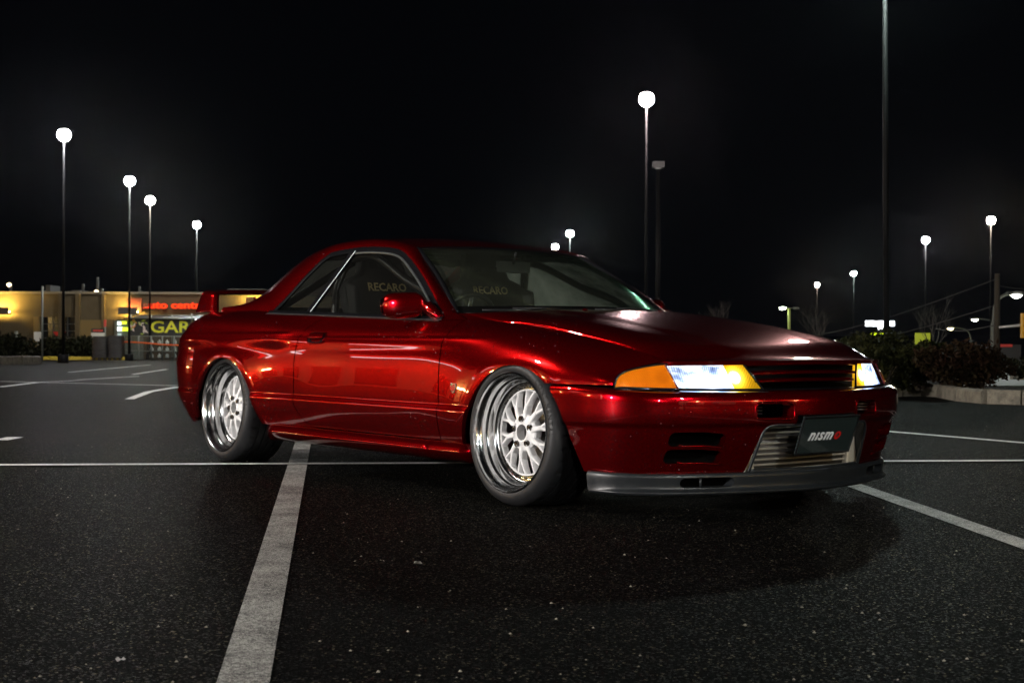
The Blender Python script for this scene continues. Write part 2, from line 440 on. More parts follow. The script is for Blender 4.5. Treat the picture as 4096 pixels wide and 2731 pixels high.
# front fender
V, Fc = side_grid(-.70, .66, 180)
V, Fc = clip(V, Fc, lambda P: front_arch(P[:, 0], P[:, 2]))
V, Fc = clip(V, Fc, lambda P: P[:, 0] - np.where(P[:, 2] > .77, -.503 - (P[:, 2] - .77) * 3.9, door_front(P[:, 2])) - G)
V, Fc = clip(V, Fc, lambda P: P[:, 2] - np.where(P[:, 0] > .10, .507, 0))
V, Fc = clip(V, Fc, lambda P: P[:, 2] - .232)
amb_x = [.50, .565, .573, .583, .609, .635, .662, .70]; amb_z = [.40, .50, .535, .563, .578, .587, .593, .60]
V, Fc = clip(V, Fc, lambda P: np.where(P[:, 0] > .45, P[:, 2] - np.interp(P[:, 0], amb_x, amb_z) - .004, 1))
V, Fc = flange(V, Fc, inw(.022))
panel("front_fender", V, Fc)
V, Fc = side_grid(-.70, -.48, 40, 5.5, 8, 40)
V, Fc = clip(V, Fc, lambda P: P[:, 2] - .767)
V, Fc = clip(V, Fc, lambda P: (-.503 - (P[:, 2] - .77) * 3.9 - G) - P[:, 0])
panel("pillar_foot", V, Fc)
# doors
V, Fc = side_grid(-1.90, -.46, 170)
V, Fc = clip(V, Fc, lambda P: -P[:, 0] + door_front(P[:, 2]) - G)
V, Fc = clip(V, Fc, lambda P: P[:, 0] - door_rear(P[:, 2]) - G)
V, Fc = clip(V, Fc, lambda P: belt(P[:, 0]) - P[:, 2])
V, Fc = clip(V, Fc, lambda P: P[:, 2] - .240)
V, Fc = flange(V, Fc, inw(.022))
doors = panel("door", V, Fc)
# rear quarter
V, Fc = side_grid(-3.0, -1.55, 180)
V, Fc = clip(V, Fc, lambda P: rear_arch(P[:, 0], P[:, 2]))
V, Fc = clip(V, Fc, lambda P: -P[:, 0] + door_rear(P[:, 2]) - G)
V, Fc = clip(V, Fc, lambda P: np.where(P[:, 0] > -2.39, belt(P[:, 0]) - P[:, 2], 1.))
V, Fc = clip(V, Fc, lambda P: P[:, 2] - .232)
V, Fc = flange(V, Fc, inw(.022), sel=lambda p: p[0] > -2.99)
panel("quarter_panel", V, Fc)
# tail: wraps from x=-3.0 round to the centre line
def tail_grid(q0, q1, nq, z_ok=None, nt=46):
    T = _ssp(np.array([-3.0])).reshape(QN, 2); qs = np.linspace(q0, q1, nq); yz = nspline(np.arange(QN), T)(qs)
    yd = yz[:, 0] + side_disp(np.full(nq, -3.0), yz[:, 1])
    V = []
    for i in range(nt):
        t = (math.pi / 2) * i / (nt - 1)
        for k in range(nq):
            y0, z = yd[k], yz[k, 1]
            Lx = float(np.interp(z, [.15, .25, .33, .45, .53, .60, .65, .72, .78, .815, .84], [.30, .40, .50, .575, .60, .585, .57, .52, .44, .37, .34]))
            c, s_ = abs(math.cos(t)) ** (2 / 3.0), abs(math.sin(t)) ** (2 / 3.0)
            zz = z; y1 = y0 - .10 * float(sstep(.40, .18, z)) * float(sstep(0, .7, t))
            V.append((-3.0 - Lx * s_, -y1 * c, zz))
    return V, gridf(nt, nq)
V, Fc = tail_grid(0, 8, 80)
V, Fc = clip(V, Fc, lambda P: rear_arch(P[:, 0], P[:, 2]))
V, Fc = clip(V, Fc, lambda P: P[:, 2] - .20)
# tail lamp recess in the side corner, lamps behind
tl = rrect(-3.44, -3.12, .565, .648, .02)
V1, F1 = clip(V, Fc, lambda P: np.where(P[:, 1] < 0, P[:, 2] - .525, 1))
V2, F2 = clip(V, Fc, lambda P: np.minimum(.521 - P[:, 2], 1))
panel("rear_panel", V1, F1)
panel("rear_bumper", V2, F2)
# deck top between the shut line rails: boot lid
def deck(x):
    T = _ssp(np.array([max(x, -3.0)])).reshape(QN, 2)[8]; y, z = T
    if x < -3.0:
        t = math.asin(min(1, ((-3.0 - x) / .345)) ** 1.5); y = y * abs(math.cos(t)) ** (2 / 3.0); z = z
    return y, z
V = []; xs_ = np.linspace(-3.33, -2.36, 50); nt = 21
for x in xs_:
    y, z = deck(x)
    for k in range(nt):
        t = -1 + 2 * k / (nt - 1); V.append((x, t * y, z + .012 * (1 - t ** 4)))
panel("boot_lid", V, gridf(len(xs_), nt), both=False)

# ---- side skirts
prof = [(.842, .236), (.858, .234), (.872, .226), (.884, .212), (.889, .199), (.882, .186), (.868, .172), (.845, .158), (.81, .148), (.76, .146)]
def skirt(x0, x1, name):
    V = []; n = 40; xs = np.linspace(x0, x1, n); P_ = curve3([(a, b, 0) for a, b in prof], 26)
    for x in xs:
        e = min(1, max(0, (x1 - x) / .06)) if x1 > -.3 else 1
        e2 = min(1, max(0, (x - x0) / .12)) if x0 < -1.9 else 1
        k = math.sin(min(e, e2) * math.pi / 2)
        for y, z, _ in P_:
            V.append((x, -(.835 + (y - .835) * (.35 + .65 * k)), z))
    for xe, src in ((x0, 0), (x1, n - 1)): pass
    cap = [(v[0] , -.70, v[2]) for v in V[-len(P_):]]; V = V + cap
    return panel(name, V, gridf(n + 1, len(P_), flip=False))
skirt(-2.115, -.560, "side_skirt"); skirt(-.552, -.318, "side_skirt")

# ---- front bumper: plan curve swept with a vertical section
plan = np.array([(.945, 0), (.925, .18), (.885, .352), (.842, .48), (.792, .60), (.735, .695), (.66, .775), (.575, .825), (.47, .853), (.36, .864), (.26, .864)])
_pd = np.r_[0, np.cumsum(np.linalg.norm(np.diff(plan, axis=0), axis=1))]
# closed symmetric: mirror first points so the nose is smooth
_pp = np.vstack([plan[1:4][::-1] * [1, -1], plan]); _dd = np.r_[-_pd[1:4][::-1], _pd]
_psp = nspline(_dd, _pp)
PL = _pd[-1]
def plan_pt(s):
    p = _psp(s)[0]; q = _psp(s + 1e-3)[0] - _psp(s - 1e-3)[0]; t = q / np.linalg.norm(q)
    return p, np.array([t[1], -t[0]])  # point, outward normal (x, |y|)
def plan_s(y):
    ss = np.linspace(0, PL, 800); yy = _psp(ss)[:, 1]; return float(np.interp(y, yy[:np.argmax(yy)], ss[:np.argmax(yy)]))
fprof = [(.085, .486), (.05, .486), (.022, .481), (.007, .470), (.001, .452), (0, .43), (0, .395), (.003, .372), (.007, .361), (.016, .350), (.021, .335), (.030, .30), (.05, .24), (.076, .168)]
sprof = [(.050, .503), (.022, .503), (.008, .499), (.002, .488), (0, .470), (0, .44), (0, .395), (.001, .372), (.003, .361), (.009, .350), (.012, .335), (.017, .30), (.024, .24), (.036, .172)]
def bumper_pt(s, k):
    pass
nk = 110; kk = np.linspace(0, len(fprof) - 1, nk)
fq = nspline(np.arange(len(fprof)), fprof)(kk); sq = nspline(np.arange(len(sprof)), sprof)(kk)
def sweep(ss, fq, sq, sblend=(.55, .95)):
    V = []
    for s in ss:
        p, n = plan_pt(s); w = float(sstep(PL * sblend[0], PL * sblend[1], s))
        for a, b in zip(fq, sq):
            o = a[0] * (1 - w) + b[0] * w; z = a[1] * (1 - w) + b[1] * w
            V.append((p[0] - n[0] * o, -(p[1] - n[1] * o), z))
    return V
ss = np.linspace(0, PL, 260)
V = sweep(ss, fq, sq); Fc = gridf(len(ss), nk, flip=True)
V, Fc = clip(V, Fc, lambda P: front_arch(P[:, 0], P[:, 2]))
ductf = rrect(.188, .350, .384, .436, .012)
def openf(P):
    Y, Z = -P[:, 1], P[:, 2]
    hw = .345 - (Z - .165) * .20
    a = rrect(-.4, .4, -.1, .354, .05)(Y * .4 / np.maximum(hw, .05), Z)
    b = np.maximum(Y - .168, Z - .392)
    return np.minimum(a, b)
def slot(z0, z1):
    f = rrect(.455, .660, z0, z1, .020); zm = (z0 + z1) / 2
    return lambda P: f(-P[:, 1], P[:, 2] + .10 * np.maximum(.54 + P[:, 1], 0)) + np.where(P[:, 0] > .5, 0, 9)
V, Fc = clip(V, Fc, lambda P: ductf(-P[:, 1], P[:, 2]))
V, Fc = clip(V, Fc, openf)
V, Fc = clip(V, Fc, slot(.277, .332)); V, Fc = clip(V, Fc, slot(.211, .266))
def near_hole(p):
    P = np.array([p]); return min(ductf(-P[:, 1], P[:, 2])[0], openf(P)[0], slot(.277, .332)(P)[0], slot(.211, .266)(P)[0]) < .004
def near_open(p): return openf(np.array([p]))[0] < .004 and not (ductf(np.array([-p[1]]), np.array([p[2]]))[0] < .004)
nV, nF = len(V), len(Fc)
Vo, Fo = flange(V, Fc, lambda p: (-.060, 0.0, 0.0), sel=near_open)
mkf = Fo[nF:]; _u = sorted({i for f in mkf for i in f}); _q = {i: k for k, i in enumerate(_u)}
panel("opening_liner", [Vo[i] for i in _u], [tuple(_q[i] for i in f) for f in mkf], plastic)
V, Fc = flange(V, Fc, lambda p: (-.055, (0.03 if abs(p[1]) > .4 else .0), 0.0), sel=lambda p: near_hole(p) and not near_open(p))
V, Fc = flange(V, Fc, inw(.03), sel=lambda p: front_arch(np.array([p[0]]), np.array([p[2]]))[0] < .006)
front_bumper = panel("front_bumper", V, Fc)

# plate recess, ducts and dark space behind the bumper
m_ = MB(); m_.box((.66, 0, .33), (.02, .9, .34)); m_.box((.69, 0, .155), (.20, .60, .01)); m_.obj("bumper_backing", matblack, car)
sA, sB = plan_s(.40), plan_s(.70)
Vb = sweep(np.linspace(sA, sB, 20), np.array([(.10, .35), (.12, .27), (.125, .205)]), np.array([(.09, .35), (.10, .27), (.11, .205)]))
panel("slot_backing", Vb, gridf(20, 3, flip=True), matblack)
for sy in (-1, 1):
    for z0, z1 in ((.211, .266), (.277, .332)):
        m_ = MB(); pts = []
        for yy in np.linspace(.640, .470, 12):
            zz = z0 + .001 - .10 * max(.54 - yy, 0) + .012 * max(0, (yy - .62) / .03) ** 2; s_ = plan_s(yy); zi = float(np.interp(-zz, -fq[:, 1], fq[:, 0])); zs = float(np.interp(-zz, -sq[:, 1], sq[:, 0])); w_ = float(sstep(PL * .55, PL * .95, s_))
            pp, n_ = plan_pt(s_); o_ = zi * (1 - w_) + zs * w_ - .001; pts.append((pp[0] - n_[0] * o_, sy * (pp[1] - n_[1] * o_), zz))
        m_.tube(pts, .0038, 8).obj("slot_lip", red, front_bumper[0 if sy < 0 else 1])
def bump_surf(yy, zz, sy, off=0.):
    s_ = plan_s(yy) if yy > 0 else 0.; zi = float(np.interp(-zz, -fq[:, 1], fq[:, 0])); pp, n_ = plan_pt(s_); o_ = zi - off
    return (pp[0] - n_[0] * o_, sy * (pp[1] - n_[1] * o_), zz)
for sy in (-1, 1):
    pth = curve3([(.3445, .172, 0), (.336, .21, 0), (.322, .28, 0), (.314, .315, 0), (.300, .340, 0), (.270, .3535, 0), (.23, .3545, 0), (.172, .3545, 0)], 40)
    MB().tube([bump_surf(a, b, sy, -.002) for a, b, _ in pth], .0065, 8).obj("opening_frame", plastic, front_bumper[0 if sy < 0 else 1])
MB().tube([bump_surf(abs(a), .175, 1 if a > 0 else -1, -.004) for a in np.linspace(-.342, .342, 30)], .008, 8).obj("opening_frame", plastic, car)
# raised rims round the two upper ducts
for sy in (-1, 1):
    m_ = MB(); pts = []
    for k in range(40):
        a = 2 * math.pi * k / 40; cx_, cz_ = .269, .410; hy, hz = .087, .032
        c, s_ = math.cos(a), math.sin(a)
        y = cx_ + hy * math.copysign(abs(c) ** .35, c); z = cz_ + hz * math.copysign(abs(s_) ** .35, s_)
        p, n = plan_pt(plan_s(y)); pts.append((p[0] - .001, sy * p[1], z))
    m_.tube(pts + [pts[0]], .0055, 8, cap=False); m_.obj("duct_rim", red, front_bumper[0 if sy < 0 else 1])
    # inner vane in the duct and struts in the slots
    m_ = MB()
    for z in (.397, .409, .421): m_.box((.84, sy * .315, z), (.03, .05, .004))
    m_.obj("duct_fin", steel, front_bumper[0 if sy < 0 else 1])

# ---- intercooler with its bars and end tanks
ic = empty("intercooler", (.78, 0, .25), parent=car, inv=True); ic['_world'] = 1
ICX = lambda y: .800 - y * y * .25
m_ = MB().box((.765, 0, .255), (.03, .60, .18)); m_.obj("core", finm, ic)
bar = None
for k in range(9):
    z = .172 + k * .0205; hw = .295 - k * .004
    V = []; n = 9
    for i in range(n):
        y = -hw + 2 * hw * i / (n - 1)
        for dz, dx in ((-.0035, 0), (-.0035, .018), (0, .021), (.0035, .018), (.0035, 0)): V.append((.778 + dx - y * y * .1, y, z + dz))
    mk("bar", V, gridf(n, 5), alum, ic, smooth=False)
for sy in (-1, 1):
    m_ = MB().prism([(-.04, .165), (.028, .165), (.022, .31), (.008, .345), (-.01, .345)], (0, 0, 0), (0, sy, 0), (0, 0, 1), (1, 0, 0), .05)
    V = [(x + .752, y + sy * .31, z) for x, y, z in m_.v]; mk("end_tank", V, m_.f, alum, ic, smooth=False, bevel=.008)

# ---- number plate: carbon panel with print
pl = MB()
o = Vector((.952, 0, .388)); un = Vector((0, 1, 0)); dn = Vector((-.055, 0, -.150)); L_ = dn.length; dv = -dn.normalized(); wv = un.cross(dv).normalized()
PH = L_
pl.prism([(-.165, 0), (.165, 0), (.160, -PH), (-.160, -PH)], o, un, dv, wv, .006)
plate = pl.obj("number_plate", carbon, car, smooth=False, bevel=.002)
fr = MB()
def on_plate(a, b, d=.008): return o + un * a + dv * b + wv * d
fr.tube([on_plate(-.163, -.004), on_plate(.163, -.004), on_plate(.158, -PH + .002), on_plate(-.158, -PH + .002), on_plate(-.163, -.004)], .004, 6, cap=False)
fr.obj("plate_frame", black, plate)

def text_geo(body, size=1., extrude=.0, offset=0., shear=0., res=3, align='CENTER', sx=1., spacing=1.):
    cu = bpy.data.curves.new("tmp", 'FONT'); cu.body = body; cu.size = size; cu.extrude = extrude; cu.offset = offset; cu.shear = shear
    cu.resolution_u = res; cu.align_x = align; cu.space_character = spacing
    ob = bpy.data.objects.new("tmp", cu); COL.objects.link(ob)
    me = ob.to_mesh(); V = [(v.co.x * sx, v.co.y, v.co.z) for v in me.vertices]; Fc = [tuple(p.vertices) for p in me.polygons]
    ob.to_mesh_clear(); bpy.data.objects.remove(ob); bpy.data.curves.remove(cu)
    return V, Fc
def place(V, o, u, v, w): return [tuple(Vector(o) + Vector(u) * a + Vector(v) * b + Vector(w) * c) for a, b, c in V]
# the letters of the logo: heavy slanted strokes
def logo_text(body, m, x0):
    V, Fc = text_geo(body, .066, .0012, .0014, .35, align='LEFT', sx=1.0, spacing=1.16)
    mk("logo_lettering", place([(a + x0, b, c) for a, b, c in V], on_plate(0, -.100, .0075), un, dv, wv), Fc, m, plate, smooth=False)
    return max(a for a, b, c in V)
xw = logo_text("nısm", white_print, -.110)
logo_text("o", red_print, -.110 + xw + .004)

# ---- chin spoiler
lfp = [(.072, .172), (.064, .170), (.058, .160), (.060, .145), (.063, .125), (.060, .112), (.050, .104), (.047, .098), (.052, .092), (.075, .088), (.16, .088)]
lsp = [(.028, .178), (.022, .175), (.019, .166), (.019, .15), (.021, .13), (.023, .112), (.025, .104), (.027, .099), (.032, .095), (.05, .092), (.14, .092)]
lk = np.linspace(0, len(lfp) - 1, 60)
V = sweep(np.linspace(0, PL * .93, 200), nspline(np.arange(len(lfp)), lfp)(lk), nspline(np.arange(len(lsp)), lsp)(lk), (.62, .9)); Fc = gridf(200, 60, flip=True)
V, Fc = clip(V, Fc, lambda P: P[:, 0] - .452)
lh = rrect(.395, .600, .118, .156, .019)
V, Fc = clip(V, Fc, lambda P: np.where(P[:, 2] > .10, lh(-P[:, 1], P[:, 2]), 1))
V, Fc = flange(V, Fc, lambda p: (-.05, 0.01, 0), sel=lambda p: p[2] > .10 and lh(np.array([-p[1]]), np.array([p[2]]))[0] < .004)
lip = panel("chin_spoiler", V, Fc, plastic)
Vb = sweep(np.linspace(plan_s(.33), plan_s(.66), 16), np.array([(.14, .160), (.13, .105)]), np.array([(.12, .160), (.12, .105)]))
panel("lip_duct_backing", Vb, gridf(16, 2, flip=True), matblack)
for i, sy in enumerate((-1, 1)):
    MB().tube([(.748, sy * .515, .116), (.748, sy * .515, .158)], .005, 6).obj("lip_strut", plastic, lip[i])

# ---- hood
sh = [(-.60, .668, .797), (-.544, .679, .790), (-.324, .692, .760), (-.2, .685, .750), (0, .661, .727), (.2, .6525, .698), (.35, .6475, .673), (.5, .6385, .643), (.6, .6345, .616), (.64, .631, .602), (.668, .622, .5955)]
_sd = np.array(sh); shl = nspline(_sd[:, 0], _sd[:, 1:])
nsx, ntt = 120, 61
fe = curve3([(.845, 0, .602), (.838, .17, .601), (.800, .34, .600), (.752, .47, .5985), (.70, .57, .597), (.668, .620, .5955)], 400)
cw = curve3([(-.33, 0, .818), (-.345, .2, .816), (-.40, .42, .808), (-.50, .60, .797), (-.60, .668, .797)], 400)
V = []
ts = np.linspace(0, 1, ntt)
for i in range(nsx):
    s = i / (nsx - 1)
    for t in ts:
        fy = fe[int(t ** 1.0 * 399)]; cyw = cw[int(t * 399)]
        x = cyw[0] + (fy[0] - cyw[0]) * s
        xe = cw[-1][0] + (fe[-1][0] - cw[-1][0]) * s
        ye, ze = shl(xe)[0]
        yl = cyw[1] + (fy[1] - cyw[1]) * s
        wgt = t ** 3
        y = yl * (1 - wgt) + (ye) * wgt
        # height: centre profile and edge profile
        zc = np.interp(x, [-.33, -.1, .1, .3, .45, .6, .7, .78, .82, .845], [.818, .795, .769, .737, .708, .672, .644, .620, .6085, .602])
        V.append((x, y, zc, ze, t, s))
V = np.array(V)
# smooth blend of centre and edge heights across t, pinned to front and cowl curves
zc_s = nspline([-.60, -.33, -.1, .1, .3, .45, .6, .7, .78, .845], [.838, .818, .795, .769, .736, .707, .671, .643, .6195, .600])
Zc = zc_s(V[:, 0])[:, 0]; edge = V[:, 3]
t = V[:, 4]; s = V[:, 5]
b = 1 - t ** 2.6
Z = edge + (Zc - edge) * b
Zf = np.array([fe[int(a * 399)][2] for a in t]); Zw = np.array([cw[int(a * 399)][2] for a in t])
wf = sstep(.80, 1, s) ** 1.5; Z = Z * (1 - wf) + Zf * wf
w0 = sstep(.10, 0, s); Z = Z * (1 - w0) + Zw * w0
Z += .0035 * sstep(.42, .31, np.abs(V[:, 1]) + .10 * (s - .5)) * sstep(.0, .12, s) * sstep(1, .86, s)
X = V[:, 0].copy()
X[t > .999] = cw[-1][0] + (fe[-1][0] - cw[-1][0]) * s[t > .999]
P_ = np.stack([X, -V[:, 1], Z], 1)
Fc = gridf(nsx, ntt)
P1 = np.vstack([P_.reshape(nsx, ntt, 3)[:, ::-1][:, :, :].reshape(nsx, ntt, 3).reshape(-1, 3)])
full = np.concatenate([P_.reshape(nsx, ntt, 3)[:, ::-1], (P_ * [1, -1, 1]).reshape(nsx, ntt, 3)[:, 1:]], 1)
full[:, :, 1] *= .9965
Vh, Fh = full.reshape(-1, 3), gridf(nsx, 2 * ntt - 1)
Vh, Fh = flange(Vh, Fh, lambda p: (-.004 if p[0] > .6 else 0, 0, -.016))
hood = mk("hood", Vh, Fh, red, car)
for sy in (-1, 1):
    MB().lathe([(.0, .010), (.008, .009), (.014, .004), (.016, 0)], 14, c=(-.268, sy * .232, .8115)).obj("washer_nozzle", red, hood)

# ---- headlights: lens lofted between a lower and an upper edge
def lerp(a, b, t): return np.asarray(a) + (np.asarray(b) - np.asarray(a)) * t
bot_clear = curve3([(.848, .275, .4895), (.825, .37, .490), (.795, .46, .491), (.76, .545, .492), (.724, .614, .4935)], 24)
top_clear = curve3([(.800, .338, .590), (.772, .43, .590), (.742, .50, .590), (.703, .573, .589), (.664, .628, .587)], 24)
bot_amb = curve3([(.724, .614, .4935), (.675, .690, .495), (.625, .752, .497), (.580, .801, .499)], 20)
top_amb = curve3([(.664, .628, .587), (.636, .668, .581), (.610, .708, .572), (.584, .755, .557), (.575, .790, .530), (.580, .801, .501)], 20)
lit_white = emis("headlight_glow", (.72, .82, 1.0), 3.2)
nt_ = lit_white.node_tree; e_ = [n for n in nt_.nodes if n.type == 'EMISSION'][0]
_tc = N(lit_white, "ShaderNodeTexCoord"); _mp = N(lit_white, "ShaderNodeMapping"); _mp.inputs["Scale"].default_value = (6, 9, 20)
L(lit_white, _tc.outputs["Object"], _mp.inputs["Vector"]); _n = noise_n(lit_white, 1.6, 5, .6, vec=_mp.outputs[0])
_w = N(lit_white, "ShaderNodeTexWave"); _w.inputs["Scale"].default_value = 42; _w.bands_direction = 'Y'; _w.inputs["Distortion"].default_value = 1.2
L(lit_white, _tc.outputs["Object"], _w.inputs["Vector"])
_a = ramp(lit_white, _n, [(.34, .10), (.5, .55), (.62, 1.3)])
_b = ramp(lit_white, _w.outputs["Fac"], [(.2, .6), (.8, 1.15)])
def near_bulb(m, cy_, cz_, ry, rz):
    """brightness that falls off from the lit filament at (|y|, z)"""
    tc = N(m, "ShaderNodeTexCoord"); sp = N(m, "ShaderNodeSeparateXYZ"); L(m, tc.outputs["Object"], sp.inputs[0])
    ya = math_n(m, 'ABSOLUTE', sp.outputs[1]); dy = math_n(m, 'DIVIDE', math_n(m, 'SUBTRACT', ya, cy_), ry); dz = math_n(m, 'DIVIDE', math_n(m, 'SUBTRACT', sp.outputs[2], cz_), rz)
    q = math_n(m, 'ADD', math_n(m, 'MULTIPLY', dy, dy), math_n(m, 'MULTIPLY', dz, dz))
    return math_n(m, 'DIVIDE', 1.0, math_n(m, 'ADD', math_n(m, 'POWER', q, 1.6), .12))
_m = math_n(lit_white, 'MULTIPLY', _a, _b); _m = math_n(lit_white, 'MULTIPLY', _m, 2.4)
_q = math_n(lit_white, 'MULTIPLY', near_bulb(lit_white, .475, .515, .085, .030), 2.4)
_q = math_n(lit_white, 'MULTIPLY', _q, ramp(lit_white, _w.outputs["Fac"], [(.1, .7), (.9, 1.1)]))
_m = math_n(lit_white, 'ADD', _m, _q)
L(lit_white, _m, e_.inputs[1])
L(lit_white, ramp(lit_white, _n, [(.3, (.28, .45, 1.0)), (.6, (.78, .87, 1.0))]), e_.inputs[0])
hot = emis("headlight_bulb_glow", (1.0, .96, .9), 18.0)
hot_y = emis("yellow_bulb_glow", (1.0, .80, .35), 14.0)
yel = emis("yellow_reflector_glow", (1.0, .52, .01), 1.25)
_tc = N(yel, "ShaderNodeTexCoord"); _w = N(yel, "ShaderNodeTexWave"); _w.inputs["Scale"].default_value = 45; _w.bands_direction = 'Y'; _w.inputs["Distortion"].default_value = 2
L(yel, _tc.outputs["Object"], _w.inputs["Vector"]); _y = math_n(yel, 'MULTIPLY', ramp(yel, _w.outputs["Fac"], [(.1, .5), (.9, 1.1)]), math_n(yel, 'ADD', math_n(yel, 'MULTIPLY', near_bulb(yel, .378, .536, .042, .040), 2.4), .50))
L(yel, _y, [n for n in yel.node_tree.nodes if n.type == 'EMISSION'][0].inputs[1])
L(yel, ramp(yel, math_n(yel, 'MULTIPLY', near_bulb(yel, .378, .536, .042, .040), .16), [(.0, (1, .50, .008)), (.45, (1, .66, .06)), (.8, (1, .90, .55))]), [n for n in yel.node_tree.nodes if n.type == 'EMISSION'][0].inputs[0])
# marker light: a weak bulb glows through amber plastic
amber = mat("amber_lens", (.75, .16, .004), .12, 0, .5, 1., .04, em=(1., .30, .005), es=.30)
_tc = N(amber, "ShaderNodeTexCoord"); _w = N(amber, "ShaderNodeTexWave"); _w.inputs["Scale"].default_value = 55; _w.bands_direction = 'DIAGONAL'; _w.inputs["Distortion"].default_value = 3; _w.inputs["Detail"].default_value = 3
L(amber, _tc.outputs["Object"], _w.inputs["Vector"]); _n = noise_n(amber, 18, 4)
L(amber, math_n(amber, 'MULTIPLY', ramp(amber, _w.outputs["Fac"], [(.1, .04), (.9, .30)]), ramp(amber, _n, [(.35, .15), (.6, 1.1)])), bs(amber).inputs["Emission Strength"])
bump(amber, _w.outputs["Fac"], .5, .003)
def loft(A, B, n=10, bulge=.006, back=0., y=-1):
    A, B = np.asarray(A), np.asarray(B); V = []
    for i in range(len(A)):
        for k in range(n):
            t = k / (n - 1); p = lerp(A[i], B[i], t); q = bulge * math.sin(math.pi * t) - back
            V.append((p[0] + q * .8, y * (p[1] + q * .55), p[2]))
    return V, gridf(len(A), n, flip=(y < 0))
BC = nspline(np.arange(24), bot_clear)(np.linspace(0, 23, 140)); TC = nspline(np.arange(24), top_clear)(np.linspace(0, 23, 140))
for y in (-1, 1):
    hl = empty("headlight", (.75, y * .5, .54), parent=car, inv=True); hl['_world'] = 1
    V, Fc = loft(bot_clear, top_clear, 12, .007, 0, y); mk("lens", V, Fc, lensglass, hl)
    # reflector bowl behind the lens, split into the white and the yellow chamber
    V, Fc = loft(BC, TC, 60, 0, .016, y)
    spl = .43
    Va, Fa = clip(V, Fc, lambda P: np.abs(P[:, 1]) - .402 + (P[:, 2] - .54) * -.25)
    Vb, Fb = clip(V, Fc, lambda P: .402 - np.abs(P[:, 1]) - (P[:, 2] - .54) * -.25)
    mk("reflector", Va, Fa, lit_white, hl); mk("fog_reflector", Vb, Fb, yel, hl)
    V, Fc = loft(bot_amb, top_amb, 10, .006, 0, y); mk("turn_signal", V, Fc, amber, hl)
    V = []
    for i_, q_ in enumerate(bot_clear):
        a_ = bot_clear[max(i_ - 1, 0)]; b_ = bot_clear[min(i_ + 1, 23)]; t_ = np.array([b_[0] - a_[0], b_[1] - a_[1]]); t_ /= np.linalg.norm(t_); nx, ny = t_[1], -t_[0]
        for o_, dz_ in ((.002, -.0045), (.030, -.0065), (.036, -.009)): V.append((q_[0] + nx * o_, y * (q_[1] + ny * o_), q_[2] + dz_))
    mk("lamp_reflection_strip", V, gridf(24, 3, flip=(y > 0)), reflstrip, hl)  # added mirror strip that makes the lamp's reflection on the bumper ledge
    # black gasket round the unit
    ring = list(bot_clear) + list(bot_amb[1:]) + list(top_amb[::-1][1:]) + list(top_clear[::-1][1:]) + [bot_clear[0]]
    m_ = MB().tube([(p[0] - .002, y * p[1], p[2]) for p in ring], .0052, 6, cap=False); m_.obj("gasket", gloss_black, hl)
    m_ = MB().tube([(lerp(bot_amb[0], top_amb[0], t)[0] + .003, y * lerp(bot_amb[0], top_amb[0], t)[1], lerp(bot_amb[0], top_amb[0], t)[2]) for t in np.linspace(0, 1, 6)], .0035, 6); m_.obj("lens_divider", dred, hl)
    V, Fc = loft(bot_clear, top_clear, 8, 0, .075, y); mk("housing", V, Fc, matblack, hl)

# ---- grille between the lamps
gr = empty("grille", (.83, 0, .54), parent=car, inv=True); gr['_world'] = 1
def gx(y, z): return .858 - .38 * y * y - (z - .49) * .12
def gslat(z, h, depth, m, ywid, lean=.0):
    V = []; n = 25
    for i in range(n):
        y = -ywid + 2 * ywid * i / (n - 1)
        zz = z - .004 * (y / .3) ** 2 + .004
        for dx, dz in ((-depth, h * .9), (-.004, h * .6), (0, h * .1), (-.003, -h * .35), (-depth, -h * .2)): V.append((gx(y, z) + dx, y, zz + dz))
    return mk("slat", V, gridf(n, 5), m, gr)
for z, w in ((.5835, .325), (.548, .312), (.518, .296)): gslat(z, .013, .03, red, w)
MB().box((.79, 0, .535), (.01, .64, .11)).obj("grille_backing", matblack, gr)
V = []; n = 31
for i in range(n):
    y = -.29 + .58 * i / (n - 1)
    for dx, z in ((-.05, .492), (-.002, .491), (.004, .488), (.006, .484), (0, .480)): V.append((gx(y, .49) + dx, y, z))
mk("grille_sill", V, gridf(n, 5), gloss_black, gr)

# ---- glasshouse
Eo = [(-.646, .728, .770), (-.777, .691, .853), (-.961, .638, .970), (-1.136, .595, 1.066), (-1.237, .577, 1.110), (-1.339, .567, 1.132), (-1.499, .560, 1.147), (-1.703, .557, 1.152), (-1.953, .563, 1.139), (-2.027, .578, 1.105), (-2.133, .615, 1.023), (-2.272, .674, .891), (-2.361, .704, .824), (-2.52, .704, .832), (-2.75, .700, .838), (-2.98, .700, .838)]
Ii = [(-.664, .661, .808), (-.800, .628, .890), (-.950, .588, .980), (-1.095, .546, 1.066), (-1.196, .519, 1.125), (-1.32, .503, 1.157), (-1.5, .492, 1.182), (-1.70, .487, 1.194), (-1.95, .490, 1.190), (-2.13, .500, 1.168), (-2.31, .512, 1.122), (-2.47, .540, 1.044), (-2.62, .565, .962), (-2.72, .582, .912), (-2.82, .603, .868), (-2.95, .650, .844)]
nS = 150
par = np.arange(len(Eo)); pe = np.linspace(0, len(Eo) - 1, nS)
E_ = nspline(par, Eo)(pe); I_ = nspline(par, Ii)(pe)
